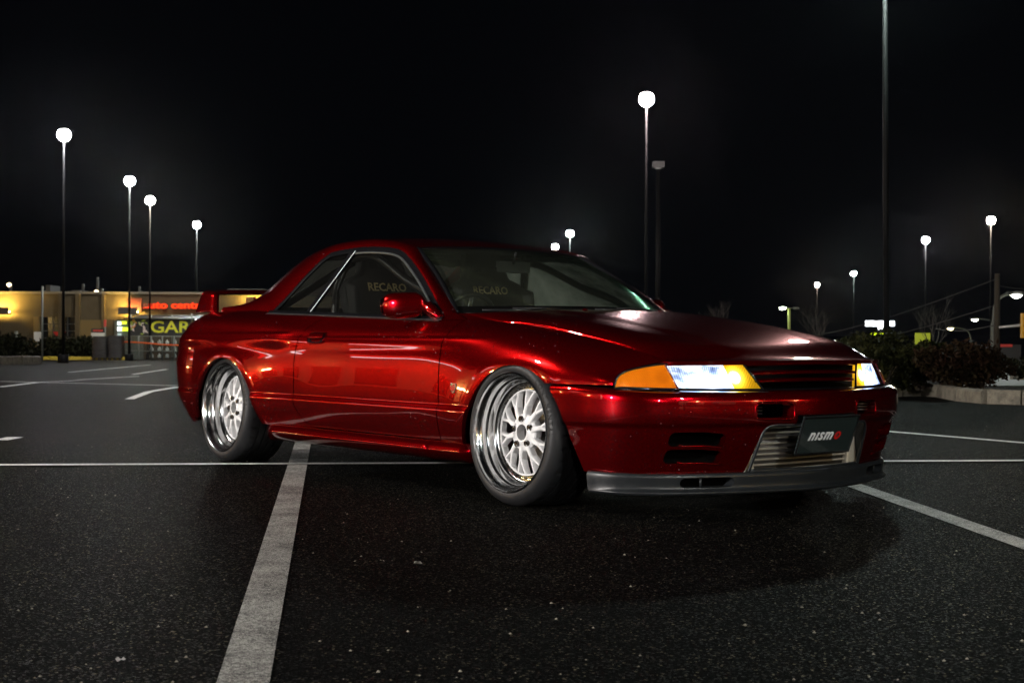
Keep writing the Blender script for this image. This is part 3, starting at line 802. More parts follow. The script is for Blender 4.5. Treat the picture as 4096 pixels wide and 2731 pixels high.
# keep the quarter-window corners crisp: blend to linear near them
def lin(P, q): P = np.array(P); i = np.clip(q.astype(int), 0, len(P) - 2); t = (q - i)[:, None]; return P[i] * (1 - t) + P[i + 1] * t
wl = sstep(7.5, 8.2, pe)[:, None]; E_ = E_ * (1 - wl) + lin(Eo, pe) * wl
V = []; nk2 = 12
for i in range(nS):
    e, n_ = E_[i], I_[i]; d = n_ - e; out = np.array([0, .62, .78]); w = .016 + .012 * sstep(9, 12, pe[i])
    for k in range(nk2):
        t = k / (nk2 - 1); p = e + d * t + out * w * math.sin(math.pi * (t * .9 + .0)) * (1 if pe[i] > 1 else .6)
        V.append((p[0], -p[1], p[2]))
V = np.array(V)
V, Fc = V, gridf(nS, nk2, flip=True)
V, Fc = flange(V, Fc, lambda p: (0, .012, -.004))
panel("roof_pillar", V, Fc)
# roof skin
idx = [i for i in range(nS) if 4.0 <= pe[i] <= 10.0]
Ir = I_[idx]; V = []; nr = 41
for k in range(nr):
    t = -1 + 2 * k / (nr - 1)
    for j, p in enumerate(Ir):
        u = j / (len(Ir) - 1)
        hx = .012 * (1 - t * t) * (1 - u) + -.03 * (1 - t * t) * u
        cr = (.018 + .006 * math.sin(math.pi * u)) * (1 - abs(t) ** 2.2)
        V.append((p[0] + hx, t * p[1], p[2] + cr))
V, Fc = V, gridf(nr, len(Ir), flip=False)
mk("roof", V, Fc, red, car)
def ss_patch(name, bot, top, m, n=24, bul=.02, nv=41, inset=0):
    V = []
    for k in range(nv):
        t = -1 + 2 * k / (nv - 1); A = bot(t); B = top(t)
        for i in range(n):
            s = i / (n - 1); p = lerp(A, B, s); V.append((p[0] + bul * math.sin(math.pi * s) * (1 if bul > 0 else 1), p[1], p[2] + abs(bul) * .8 * math.sin(math.pi * s) - inset))
    return V, gridf(nv, n)
ws_bot = lambda t: (-.664 + .275 * (1 - abs(t) ** 2.1), .655 * t, .800 + .004 * (1 - t * t))
ws_top = lambda t: (-1.196 + .012 * (1 - t * t), .515 * t, 1.122 + .020 * (1 - abs(t) ** 2.2))
V, Fc = ss_patch("windshield", ws_bot, ws_top, wsglass, 24, .014, 49, .004)
wsh = mk("windshield", V, Fc[::1], wsglass, car)
# ceramic band and rubber round the windscreen
V = np.array(V).reshape(49, 24, 3)
edge_l, edge_r = V[0], V[-1]; topc = V[:, -1]; botc = V[:, 0]
m_ = MB()
for e in (edge_l, edge_r): m_.tube([(p[0], p[1] , p[2] + .004) for p in e], .0125, 8)
m_.tube([(p[0] , p[1], p[2] + .002) for p in topc], .010, 8); m_.obj("windshield_seal", gloss_black, wsh)
m_ = MB()
Vb = []
for k in range(49):
    for s_ in (0, .02, .05, .09): 
        i0 = s_ * 23; a = int(i0); p = V[k][a] * (1 - (i0 - a)) + V[k][min(a + 1, 23)] * (i0 - a); Vb.append((p[0] + .003, p[1], p[2] + .003))
mk("windshield_band", Vb, gridf(49, 4), matblack, wsh)
Vb = []
for k in range(49):
    for s_ in (.93, .96, 1.0):
        i0 = s_ * 23; a = min(int(i0), 22); p = V[k][a] * (1 - (i0 - a)) + V[k][a + 1] * (i0 - a); Vb.append((p[0] - .0, p[1], p[2] - .004))
mk("sun_band", Vb, gridf(49, 3), matblack, wsh)
rw_bot = lambda t: (-2.80 - .10 * (1 - t * t), .600 * t, .868)
rw_top = lambda t: (-2.31 - .03 * (1 - t * t), .512 * t, 1.118 + .018 * (1 - abs(t) ** 2.2))
V, Fc = ss_patch("rear_window", rw_bot, rw_top, winglass, 16, -.01, 21)
mk("rear_window", [(p[0], p[1], p[2] - .004) for p in V], [f[::-1] for f in Fc], winglass, car)
# side windows on one gently leaning surface
sgy = lambda z: .708 - .45 * (z - .80)
out = E_[(pe <= 12.0)]
def sidewin(name, poly, m, y, off=0.):
    """poly in (x, z); flat fan on the window surface"""
    cx_, cz_ = np.mean([p[0] for p in poly]), np.mean([p[1] for p in poly])
    V = [(cx_, y * (sgy(cz_) + off), cz_)] + [(p[0], y * (sgy(p[1]) + off), p[1]) for p in poly]
    n = len(poly); Fc = [(0, 1 + i, 1 + (i + 1) % n) for i in range(n)]
    return V, (Fc if y > 0 else [f[::-1] for f in Fc])
top_poly = [(p[0], p[2] - .004) for p in out]
bpx = lambda x: (x, float(belt(np.array([x]))[()]) if np.ndim(belt(x)) else float(belt(x)))
front_poly = [q for q in top_poly if q[0] > -1.72] + [(-1.72, 1.148), (-1.80, .95), (-1.93, .803)] + [bpx(x) for x in (-1.6, -1.2, -.9, -.66)]
rear_poly = [(-1.745, 1.147)] + [q for q in top_poly if q[0] < -1.76] + [bpx(x) for x in (-2.34, -2.1, -1.95)]
front_poly = [q for q in top_poly if q[0] > -1.70] + [(-1.70, 1.146), (-1.935, .806)] + [bpx(x) for x in (-1.6, -1.2, -.9, -.66)]
for y in (-1, 1):
    gm_ = winglass if y < 0 else farglass
    V, Fc = sidewin("door_window", front_poly, winglass, y); dw = mk("door_window", V, Fc, gm_, car, smooth=False)
    V, Fc = sidewin("quarter_window", rear_poly, winglass, y); qw = mk("quarter_window", V, Fc, gm_, car, smooth=False)
    # black outer frame and bright inner strip following the opening
    fr_pts = [(p[0], y * (sgy(p[2]) + .010), p[2]) for p in out]
    def strip(name, pts, wid, m, parent, off=.008):
        """band of given width lying inside the opening"""
        cc = np.array([-1.45, 0, .92]); V = []; n = len(pts)
        for i, p in enumerate(pts):
            a = np.array(pts[max(i - 1, 0)]); b = np.array(pts[min(i + 1, n - 1)]); t = b - a; nrm = np.array([t[2], 0, -t[0]]); nrm = nrm / (np.linalg.norm(nrm) + 1e-9)
            if np.dot(nrm, cc - np.array(p)) < 0: nrm = -nrm
            for k_, o_ in ((0, -.006), (0.0, 0.0), (.5, .003), (1, 0), (1, -.010)):
                q = np.array(p) + nrm * wid * k_; zq = q[2]; V.append((q[0], y * (sgy(zq) + off + o_), zq))
        return mk(name, V, gridf(n, 5, flip=(y > 0)), m, parent, smooth=False)
    strip("window_frame", fr_pts, .026, gloss_black, dw)
    st2 = [p for p in out if -1.70 < p[0]]
    inner = []
    for i, p in enumerate(st2):
        a = st2[max(i - 1, 0)]; b = st2[min(i + 1, len(st2) - 1)]; t = b - a; nrm = np.array([t[2], 0, -t[0]]); nrm /= np.linalg.norm(nrm)
        if np.dot(nrm, np.array([-1.45, 0, .92]) - p) < 0: nrm = -nrm
        inner.append(p + nrm * .026)
    strip("window_strip", [tuple(p) for p in inner], .009, trimc, dw, off=.012)
    bl = [(x, 0, bpx(x)[1] + .004) for x in np.linspace(-.655, -1.90, 30)]
    m_ = MB()
    for (x0, x1, pr) in ((-.655, -1.905, dw), (-1.915, -2.352, qw)):
        V = []; xs = np.linspace(x0, x1, 24)
        for x in xs:
            zb = bpx(x)[1]
            for dy, dz in ((.004, .018), (.016, .014), (.020, .008), (.018, .002), (.034, .000), (.040, -.004), (.008, -.012)): V.append((x, y * (sgy(zb) + dy + .004), zb + dz))
        mk("belt_moulding", V, gridf(24, 7, flip=(y < 0)), trimc if False else gloss_black, pr)
        V = []
        for x in xs:
            zb = bpx(x)[1]; V += [(x, y * (sgy(zb) + .0245), zb + .0035), (x, y * (sgy(zb) + .0440), zb - .0025)]
        mk("belt_strip", V, gridf(24, 2, flip=(y < 0)), trimc, pr)
    # B-post bar between the two windows
    V = []
    for z in np.linspace(.806, 1.15, 10):
        xb = -1.935 + (z - .806) / (1.146 - .806) * .235
        for dx, o_ in ((-.045, .0), (-.045, .008), (.006, .008), (.010, .013), (.020, .013), (.022, 0)): V.append((xb + dx, y * (sgy(z) + o_), z))
    mk("window_post", V, gridf(10, 6, flip=(y < 0)), gloss_black, qw, smooth=False)
    V = []
    for z in np.linspace(.812, 1.135, 10):
        xb = -1.935 + (z - .806) / (1.146 - .806) * .235
        for dx in (.008, .018): V.append((xb + dx, y * (sgy(z) + .0142), z))
    mk("post_strip", V, gridf(10, 2, flip=(y > 0)), trimc, dw, smooth=False)
    # A-pillar foot between wing, windscreen and window
    V = [(-.640, y * .735, .768), (-.520, y * .735, .766), (-.66, y * .664, .806), (-.60, y * .69, .796)]

# ---- door mirrors
def mirror(y):
    root = empty("door_mirror", (-.66, y * .80, .80), parent=car, inv=True); root['_world'] = 1
    V = []; nu, nv = 26, 22
    # shell: superellipsoid, long across the car, flat at the back
    for i in range(nu):
        u = i / (nu - 1); yy = .735 + .140 * u
        e = (1 - abs(2 * u - .93) ** 3.2 * .995) if u < 1 else .02
        e = max(.03, min(1, (1 - max(0, (u - .55) / .45) ** 3.0) ** .5 * (1 - max(0, (.25 - u) / .25) ** 2 * .42)))
        hz = .060 * e; hx = .080 * (1 - .25 * u) * e; zc = .838 - .006 * u; xc = -.845 - .125 * u
        for k in range(nv):
            a = 2 * math.pi * k / nv; c, s_ = math.cos(a), math.sin(a)
            dx = hx * math.copysign(abs(c) ** .8, c); dz = hz * math.copysign(abs(s_) ** .75, s_)
            if dx < 0: dx *= .45
            V.append((xc + dx, y * yy, zc + dz))
    Fc = []
    for i in range(nu - 1):
        for k in range(nv):
            a = i * nv + k; b = i * nv + (k + 1) % nv; q = (a, b, b + nv, a + nv); Fc.append(q if y < 0 else q[::-1])
    Fc += [tuple(range(nv)), tuple((nu - 1) * nv + k for k in range(nv))]
    sh_ = mk("mirror_shell", V, Fc, red, root); m = sh_.modifiers.new("s", 'SUBSURF'); m.levels = m.render_levels = 1
    # sail foot in the window corner
    P = [(-.655, .735, .772), (-.80, .742, .778), (-.80, .775, .800), (-.70, .800, .800), (-.650, .765, .785), (-.79, .690, .870), (-.835, .70, .855), (-.84, .75, .835), (-.74, .775, .845)]
    m_ = MB().lathe([(0, .06), (.022, .055), (.034, .035), (.036, 0), (.03, -.03), (.016, -.05), (0, -.055)], 18, c=(0, 0, 0))
    V = [(-.752 + v[0] * 1.5 + v[2] * -.9, y * (.735 + v[1] * .7 + .0), .806 + v[2] * .75) for v in m_.v]
    mk("mirror_foot", V, m_.f if y > 0 else [f[::-1] for f in m_.f], red, root)
    m_ = MB().prism([(-.66, .778), (-.855, .786), (-.80, .845), (-.79, .853)], (0, y * .716, 0), (1, 0, 0), (0, 0, 1), (0, y, 0), .012)
    m_.obj("mirror_sail", red, root, smooth=False)
    V = [(-.885 - .07 * a, y * (.76 + .115 * a), .835 + b * .045) for a, b in ((0, -1), (1, -.8), (1.05, .6), (.9, .85), (0, .9))]
    mk("mirror_glass", V, [(0, 1, 2, 3, 4)], mirror_glass, root, smooth=False)
for y in (-1, 1): mirror(y)

# ---- door handles, badge
for i, y in enumerate((-1, 1)):
    def dpt(x, z, o=0.): return (x, y * (-side_y(x, z) + o), z)
    m_ = MB(); V = []; nn = 16
    poly = []
    for k in range(28):
        a = 2 * math.pi * k / 28; c, s_ = math.cos(a), math.sin(a)
        poly.append((-1.635 + .083 * math.copysign(abs(c) ** .45, c), .687 + .029 * math.copysign(abs(s_) ** .55, s_)))
    V = [dpt(-1.635, .687, .0)] + [dpt(a, b, .0015) for a, b in poly]
    mk("handle_recess", [(v[0], v[1], v[2]) for v in V], [((0, 1 + k, 1 + (k + 1) % 28) if y > 0 else (0, 1 + (k + 1) % 28, 1 + k)) for k in range(28)], gloss_black, doors[i])
    m_.tube([dpt(a, b, .003) for a, b in poly] + [dpt(*poly[0], .003)], .0035, 6, cap=False).obj("handle_surround", red, doors[i])
    V = []
    for a in np.linspace(-1.705, -1.568, 12):
        for zz, o_ in ((.712, .004), (.708, .011), (.694, .013), (.682, .010), (.680, .004)): V.append(dpt(a, zz, o_))
    mk("handle", V, gridf(12, 5, flip=(y < 0)), red, doors[i])
    # shield badge on the wing
    bx, bz = -.410, .470
    poly = [(-.020, .020), (.020, .020), (.020, -.002), (.012, -.016), (0, -.024), (-.012, -.016), (-.020, -.002)]
    by = -side_y(bx, bz)
    m_ = MB().prism(poly, (bx, y * (by - .002), bz), (1, 0, 0), (0, 0, 1), (0, y, 0), .006)
    bd = m_.obj("badge", silver, car, smooth=False, bevel=.001)
    m_ = MB().prism([(.0, .015), (.016, .015), (.016, -.002), (0, -.018)], (bx, y * (by + .0035), bz), (1, 0, 0), (0, 0, 1), (0, y, 0), .001)
    m_.obj("badge_enamel", red_print, bd, smooth=False)
    for ch, ox in (("G", -.0095), ("T", .0095)):
        V, Fc = text_geo(ch, .024, .0006, .0006)
        mk("badge_lettering", place(V, (bx + ox * (1 if y < 0 else -1), y * (by + .0052), bz - .008), (-y, 0, 0), (0, 0, 1), (0, y, 0)), Fc, silver if ch == "T" else red_print, bd, smooth=False)

# ---- rear wing
rw = empty("rear_wing", (-3.28, 0, .84), parent=car, inv=True); rw['_world'] = 1
sec = [(-.0, .0), (.03, .016), (.09, .022), (.15, .016), (.19, .002), (.15, -.006), (.08, -.010), (.03, -.008)]
V = []; n = 41
for i in range(n):
    t = -1 + 2 * i / (n - 1); y_ = .64 * t; bow = .025 * t ** 4
    for a, b in sec: V.append((-3.365 + a - bow * .2, y_, .948 + b + .012 * (1 - t ** 4)))
Fc = []
for i in range(n - 1):
    for k in range(8): a = i * 8 + k; b_ = i * 8 + (k + 1) % 8; Fc.append((a, b_, b_ + 8, a + 8))
Fc += [tuple(range(8)), tuple((n - 1) * 8 + k for k in range(8))]
mk("wing_plank", V, Fc, red, rw)
for y in (-1, 1):
    V = []; n = 14
    for i in range(n):
        t = i / (n - 1); z = .836 + .122 * t
        x0 = -3.405 + .045 * t ** 1.2; x1 = -3.135 - .035 * t + .0 * t; yc = .652 - .020 * t; hw = .030 - .006 * t
        if t > .85: hw *= 1 - (t - .85) * 3; x0 += (t - .85) * .18; x1 -= (t - .85) * .15
        for k in range(16):
            a = 2 * math.pi * k / 16; c, s_ = math.cos(a), math.sin(a)
            V.append(((x0 + x1) / 2 + (x1 - x0) / 2 * math.copysign(abs(c) ** .6, c), y * yc + hw * math.copysign(abs(s_) ** .7, s_), z))
    Fc = []
    for i in range(n - 1):
        for k in range(16): a = i * 16 + k; b_ = i * 16 + (k + 1) % 16; Fc.append((a, b_, b_ + 16, a + 16))
    Fc += [tuple(range(15, -1, -1)), tuple((n - 1) * 16 + k for k in range(16))]
    mk("wing_stand", V, Fc, red, rw)
for y in (-.36, .36): MB().box((-3.27, y, .885), (.10, .02, .10)).obj("wing_strut", dred, rw, smooth=False)
# exhaust
MB().lathe([(.05, 0), (.055, -.12), (.05, -.125), (.045, -.12), (.042, 0)], 20, axis='X', c=(-3.42, -.48, .235)).obj("exhaust_tip", chrome, car)
# tail lamps wrap into the corner of the rear panel
taill = mat("tail_lamp_red", (.30, .002, .004), .1, 0, .5, 1., .02)
for y in (-1, 1):
    V = []; n = 20
    T = _ssp(np.array([-3.0])).reshape(QN, 2)
    for i in range(n):
        t = math.radians(28 + 50 * i / (n - 1))
        for k in range(8):
            z = .560 + .088 * k / 7; yz = nspline(np.arange(QN), T)(np.linspace(3, 7, 60)); y0 = float(np.interp(z, yz[:, 1], yz[:, 0])) + .014
            Lx = float(np.interp(z, [.45, .53, .60, .65, .72], [.585, .60, .585, .57, .52])) + .003
            V.append((-3.0 - Lx * abs(math.sin(t)) ** (2 / 3), y * y0 * abs(math.cos(t)) ** (2 / 3), z))
    mk("tail_lamp", V, gridf(n, 8, flip=(y > 0)), taill, car)

# ---- underbody and wheel wells
m_ = MB().box((-1.42, 0, .185), (3.7, 1.30, .03)); m_.box((-1.30, 0, .30), (1.7, 1.5, .25)); m_.obj("underbody", matblack, car, smooth=False)
for (cx_, cz_, R) in ((.02, .22, .375), (-2.575, .205, .395)):
    for y in (-1, 1):
        m_ = MB().lathe([(R, y * .80), (R, y * .52), (R * .3, y * .50)], 32, axis='Y', c=(cx_, 0, cz_), a0=-.1, a1=math.pi + .1)
        m_.obj("wheel_well", matblack, car)

# ---- wheels
def build_wheel(name_rim_bolts=True):
    parts = {}
    tp = [(.2435, .008), (.249, .001), (.257, -.002), (.268, -.001), (.279, .005), (.289, .015), (.2955, .026), (.2985, .036)]
    y = .042; r = .3005; grooves = (.078, .118, .158, .198)
    pr = list(tp) + [(r, .044)]
    for g in grooves: pr += [(r, g - .006), (r - .007, g - .0045), (r - .007, g + .0045), (r, g + .006)]
    pr += [(r, .236), (.297, .246), (.285, .262), (.262, .27), (.243, .262)]
    n = 288; m_ = MB().lathe(pr, n, axis='Y'); k = len(pr); V = [list(v) for v in m_.v]
    # lateral sipes cut into the shoulder and centre blocks
    for i in range(n):
        for q, (rr, yy) in enumerate(pr):
            if rr < r - .001: continue
            d = 0
            if yy < .075: d = .0035 if (i % 8) == 0 else 0
            elif yy > .20: d = .0035 if (i % 8) == 4 else 0
            else: d = .0028 if ((i + int((yy - .07) * 220)) % 12) == 0 else 0
            if d:
                v = V[i * k + q]; s_ = (rr - d) / rr; v[0] *= s_; v[2] *= s_
    parts['tire'] = (V, m_.f, rubber, 30)
    rim = [(.243, .014), (.2475, .006), (.2465, -.001), (.243, -.004), (.2385, -.001), (.237, .006), (.2355, .014), (.231, .018), (.2275, .022), (.2262, .036), (.2235, .046), (.217, .050), (.2145, .056), (.2135, .078), (.210, .090), (.203, .0955), (.199, .0965), (.178, .0965), (.176, .099), (.176, .112)]
    m_ = MB().lathe(rim, 96, axis='Y'); parts['rim'] = (m_.v, m_.f, chrome, 40)
    m_ = MB().lathe([(.176, .112), (.205, .122), (.212, .15), (.214, .255), (.20, .262)], 64, axis='Y'); parts['barrel'] = (m_.v, m_.f, steel, None)
    m_ = MB().lathe([(0, .165), (.135, .165), (.14, .17), (.14, .185), (0, .185)], 48, axis='Y'); parts['brake_disc'] = (m_.v, m_.f, steel, 40)
    # mesh face: ten forked spokes; outward is -y
    m_ = MB()
    def arm(r0, a0, r1, a1, w0, w1, y0, y1, dpt0, dpt1):
        p0 = Vector((r0 * math.cos(a0), 0, r0 * math.sin(a0))); p1 = Vector((r1 * math.cos(a1), 0, r1 * math.sin(a1)))
        t = (p1 - p0).normalized(); s_ = Vector((-t.z, 0, t.x)); V = []
        for p, w, yy, dp in ((p0, w0, y0, dpt0), (lerp(p0, p1, .5), (w0 + w1) / 2 * .92, (y0 + y1) / 2 - .002, (dpt0 + dpt1) / 2), (p1, w1, y1, dpt1)):
            p = Vector(p)
            for a, b in ((-.5, dp), (-.42, .004), (-.25, 0), (.25, 0), (.42, .004), (.5, dp)): V.append((p.x + s_.x * a * w, yy + b, p.z + s_.z * a * w))
        Fc = []
        for i in range(2):
            for k_ in range(5): Fc.append((i * 6 + k_, i * 6 + k_ + 1, (i + 1) * 6 + k_ + 1, (i + 1) * 6 + k_))
        m_.add(V, [f[::-1] for f in Fc])
    for j in range(10):
        a = 2 * math.pi * (j + .5) / 10
        arm(.058, a, .112, a, .031, .023, .068, .072, .030, .030)
        for sgn in (-1, 1): arm(.104, a, .178, a + sgn * math.radians(8.6), .0175, .015, .0722, .090, .030, .024)
    m_.lathe([(.178, .118), (.1785, .090), (.1745, .089), (.171, .093), (.170, .118)], 80, axis='Y')
    parts['spoke_face'] = (m_.v, m_.f, whitewheel, 35)
    m_ = MB().lathe([(.0, .125), (.033, .125), (.033, .070), (.033, .0655), (.040, .0650), (.044, .068), (.0735, .076), (.078, .082), (.078, .11)], 64, axis='Y')
    parts['hub'] = (m_.v, m_.f, whitewheel, 35)
    m_ = MB().lathe([(0, .098), (.020, .099), (.026, .104), (.0325, .106)], 32, axis='Y'); parts['hub_bore'] = (m_.v, m_.f, nutm, None)
    return parts
WP = build_wheel()
wheel_mesh = {}
for k_, (V, Fc, m, sh_) in WP.items():
    me = bpy.data.meshes.new(k_); me.from_pydata([tuple(v) for v in V], [], Fc); me.materials.append(m)
    bmm = bmesh.new(); bmm.from_mesh(me); bmesh.ops.recalc_face_normals(bmm, faces=bmm.faces) if k_ in ('brake_disc',) else None; bmm.to_mesh(me); bmm.free()
    me.polygons.foreach_set("use_smooth", [True] * len(me.polygons)); me.update()
    if sh_: me.set_sharp_from_angle(angle=math.radians(sh_))
    wheel_mesh[k_] = me
def small_mesh(name, m_, m):
    me = bpy.data.meshes.new(name); me.from_pydata([tuple(v) for v in m_.v], [], m_.f); me.materials.append(m); return me
bolt_me = small_mesh("rim_bolt", MB().lathe([(0, -.0055), (.0035, -.0055), (.0045, -.003), (.0045, 0)], 6, axis='Y'), chrome)
nut_me = small_mesh("lug_nut", MB().lathe([(0, -.012), (.005, -.012), (.0085, -.004), (.0095, 0)], 6, axis='Y'), nutm)
well_me = small_mesh("lug_well", MB().lathe([(0, .0), (.0125, .0), (.0125, -.012)], 16, axis='Y'), nutm)
# raised sidewall lettering wrapped round the tyre
def wrap_text(body, size, r, a_mid, spacing=1.):
    V, Fc = text_geo(body, size, .0, .0006, 0, 2, 'CENTER', 1.15, spacing); out_ = []
    for a, b, c in V:
        an = a_mid - a / r; rr = r + b; yy = float(np.interp(rr, [.249, .257, .268, .279, .289, .2955], [.001, -.002, -.001, .005, .015, .026])) - .0012
        out_.append((rr * math.cos(an), yy, rr * math.sin(an)))
    return out_, Fc
V, Fc = wrap_text("CONTINENTAL", .026, .262, math.radians(26), 1.25)
txt_me = bpy.data.meshes.new("tire_lettering"); txt_me.from_pydata(V, [], Fc); txt_me.materials.append(rubtext)
def wheel(x, y, spin, camber, steer=0.):
    w = empty("wheel", (x, y, .3015), parent=car)
    cam_ = math.radians(camber)
    rz_ = (0 if y < 0 else math.pi) + math.radians(steer)
    w.rotation_euler = (Matrix.Rotation(rz_, 3, 'Z') @ Matrix.Rotation(-cam_, 3, 'X') ).to_euler()
    for k_, me in wheel_mesh.items():
        o = bpy.data.objects.new(k_, me); COL.objects.link(o); o.parent = w; o.rotation_euler = (0, spin if k_ in ('spoke_face',) else 0, 0)
    o = bpy.data.objects.new("tire_lettering", txt_me); COL.objects.link(o); o.parent = w
    if y > 0 and x < -1: return w
    for j in range(32):
        a = 2 * math.pi * j / 32
        o = bpy.data.objects.new("rim_bolt", bolt_me); COL.objects.link(o); o.parent = w; o.location = (.189 * math.cos(a), .0965, .189 * math.sin(a))
    for j in range(5):
        a = 2 * math.pi * j / 5 + .3 + spin
        o = bpy.data.objects.new("lug_nut", nut_me); COL.objects.link(o); o.parent = w; o.location = (.0555 * math.cos(a), .0715, .0555 * math.sin(a))
        o = bpy.data.objects.new("lug_well", well_me); COL.objects.link(o); o.parent = w; o.location = (.0555 * math.cos(a), .0722, .0555 * math.sin(a))
    return w
WF = wheel(0, -.865, .1, 2.6, 0); WR = wheel(-2.615, -.865, .4, 3.0); wheel(0, .865, 0, 2.6); wheel(-2.615, .865, 0, 3.0)

# ---- wipers
def wiper(piv, tip, w):
    root = empty("wiper", piv, parent=car, inv=True); root['_world'] = 1
    p, q = Vector(piv), Vector(tip)
    MB().tube([p, lerp(p, q, .5) + Vector((0, 0, .012)), lerp(p, q, .75) + Vector((0, 0, .010))], [.010, .006, .005], 6).obj("arm", black, root)
    MB().tube([lerp(p, q, .25), lerp(p, q, .6) + Vector((0, 0, .004)), q], .0055, 6).obj("blade", black, root)
    MB().lathe([(0, .012), (.014, .009), (.018, 0)], 12, c=piv).obj("cap", black, root)
wiper((-.40, -.02, .812), (-.565, -.585, .812), 0); wiper((-.42, .50, .806), (-.405, -.05, .822), 0)

# ---- cabin
m_ = MB()
V = []
for k in range(21):
    t = -1 + 2 * k / 20
    for x, z in ((-.50, .770), (-.62, .800), (-.80, .812), (-.93, .806), (-.97, .77), (-.98, .66), (-.95, .5)): V.append((x + .06 * (1 - t * t), .64 * t, z + (.03 if (-.7 < t < -.25) and x < -.7 else 0) * math.sin(math.pi * (t + .7) / .45) if -.7 < t < -.25 else z))
mk("dashboard", V, gridf(21, 7), dashm, car)
MB().box((-1.6, 0, .40), (1.9, 1.36, .04)).box((-2.35, 0, .60), (.04, 1.25, .40)).box((-2.62, 0, .84), (.5, 1.15, .03)).obj("cabin_floor", matblack, car, smooth=False)
for y in (-1, 1): MB().box((-1.35, y * .66, .62), (1.5, .03, .26)).obj("door_card", matblack, car, smooth=False)
st = empty("steering_wheel", (-1.02, -.34, .78), parent=car, inv=True); st['_world'] = 1
m_ = MB(); c = Vector((-1.04, -.34, .745)); ax = Vector((-.92, 0, .38)).normalized(); u = Vector((0, 1, 0)); v = ax.cross(u)
m_.tube([c + (u * math.cos(a) + v * math.sin(a)) * .165 for a in np.linspace(0, 2 * math.pi, 33)], .014, 8, cap=False); m_.obj("steering_rim", black, st)
m_ = MB()
for a in (0, math.pi, -math.pi / 2): m_.tube([c, c + (u * math.cos(a) + v * math.sin(a)) * .16], .012, 6)
m_.tube([c - ax * .01, c + Vector((.12, 0, -.06))], [.035, .03], 10); m_.obj("steering_hub", black, st)
def seat(y):
    s = empty("bucket_seat", (-1.65, y, .45), parent=car, inv=True); s['_world'] = 1
    # back shell outline in (across, up)
    poly = [(-.20, 0), (-.235, .22), (-.265, .34), (-.262, .42), (-.225, .47), (-.155, .50), (-.135, .56), (-.125, .64), (-.085, .685), (0, .695), (.085, .685), (.125, .64), (.135, .56), (.155, .50), (.225, .47), (.262, .42), (.265, .34), (.235, .22), (.20, 0)]
    bk = Vector((-.30, 0, .95)).normalized(); nn = Vector((.95, 0, .30)).normalized()
    m_ = MB().prism(poly, (-1.70, y, .53), (0, 1, 0), bk, nn, .075); m_.obj("backrest", fabric, s, smooth=False, bevel=.025)
    for sy in (-1, 1):
        m_ = MB().prism([(0, 0), (.22, 0), (.10, .22), (.13, .40), (.03, .46), (0, .46)], Vector((-1.68, y + sy * .235 - .015, .53)), nn, bk, (0, 1, 0), .03); m_.obj("side_bolster", fabric, s, smooth=False, bevel=.01)
    m_ = MB().box((-1.44, y, .54), (.50, .46, .10)); m_.obj("seat_cushion", fabric, s, smooth=False, bevel=.03)
    V, Fc = text_geo("RECARO", .062, .001, .001, 0, 2)
    mk("seat_lettering", place(V, Vector((-1.70, y, .53)) + bk * .40 + nn * .078, (0, 1, 0), bk, nn), Fc, goldthread, s, smooth=False)
    for sy in (-1, 1): MB().prism([(-.028, 0), (.028, 0), (.022, .035), (-.022, .035)], Vector((-1.70, y + sy * .065, .53)) + bk * .525, (0, 1, 0), bk, nn, .0775).obj("harness_slot", matblack, s, smooth=False)
seat(-.34); seat(.34)
# roll cage
cg = empty("roll_cage", (-1.8, 0, .4), parent=car, inv=True); cg['_world'] = 1
def tube(pts, r=.021, nm="cage_tube"): MB().tube(curve3(pts, 24) if len(pts) > 2 else pts, r, 10).obj(nm, cageblack, cg)
tube([(-1.88, -.60, .45), (-1.88, -.585, .80), (-1.88, -.50, 1.08), (-1.88, -.42, 1.125), (-1.88, 0, 1.135), (-1.88, .42, 1.125), (-1.88, .50, 1.08), (-1.88, .585, .80), (-1.88, .60, .45)])
tube([(-1.88, -.45, 1.10), (-2.62, -.50, .86)]); tube([(-1.88, .45, 1.10), (-2.62, .50, .86)])
for y in (-1, 1): tube([(-1.87, y * .48, 1.10), (-1.62, y * .515, 1.105), (-1.20, y * .56, .955), (-.86, y * .60, .80), (-.80, y * .62, .6)], .019)
tube([(-1.86, .45, 1.11), (-1.86, -.55, .60)], .019)
m_ = MB().lathe([(0, 0), (.03, .004), (.045, .02), (.05, .045)], 20, axis='X', c=(0, 0, 0))
V = [(-1.13 + v[0] * .6, .0 + v[1] * 2.2, 1.052 + v[2] * .75) for v in m_.v]
rvm = mk("rear_view_mirror", V, m_.f, black, car); MB().tube([(-1.10, 0, 1.06), (-1.08, 0, 1.12)], .006, 6).obj("mirror_stalk", black, rvm)
mk("rear_view_glass", [(-1.101, y_, z_) for y_, z_ in ((-.105, 1.02), (.105, 1.02), (.11, 1.075), (-.11, 1.075))], [(0, 3, 2, 1)], mirror_glass, rvm, smooth=False)
# headliner
V = []
for x in np.linspace(-1.24, -2.30, 10):
    for t in np.linspace(-1, 1, 11): V.append((x, .47 * t, float(np.interp(-x, [1.24, 1.5, 1.7, 1.95, 2.3], [1.115, 1.155, 1.165, 1.162, 1.105])) + .028 * (1 - t * t)))
mk("headliner", V, gridf(10, 11), matblack, car)
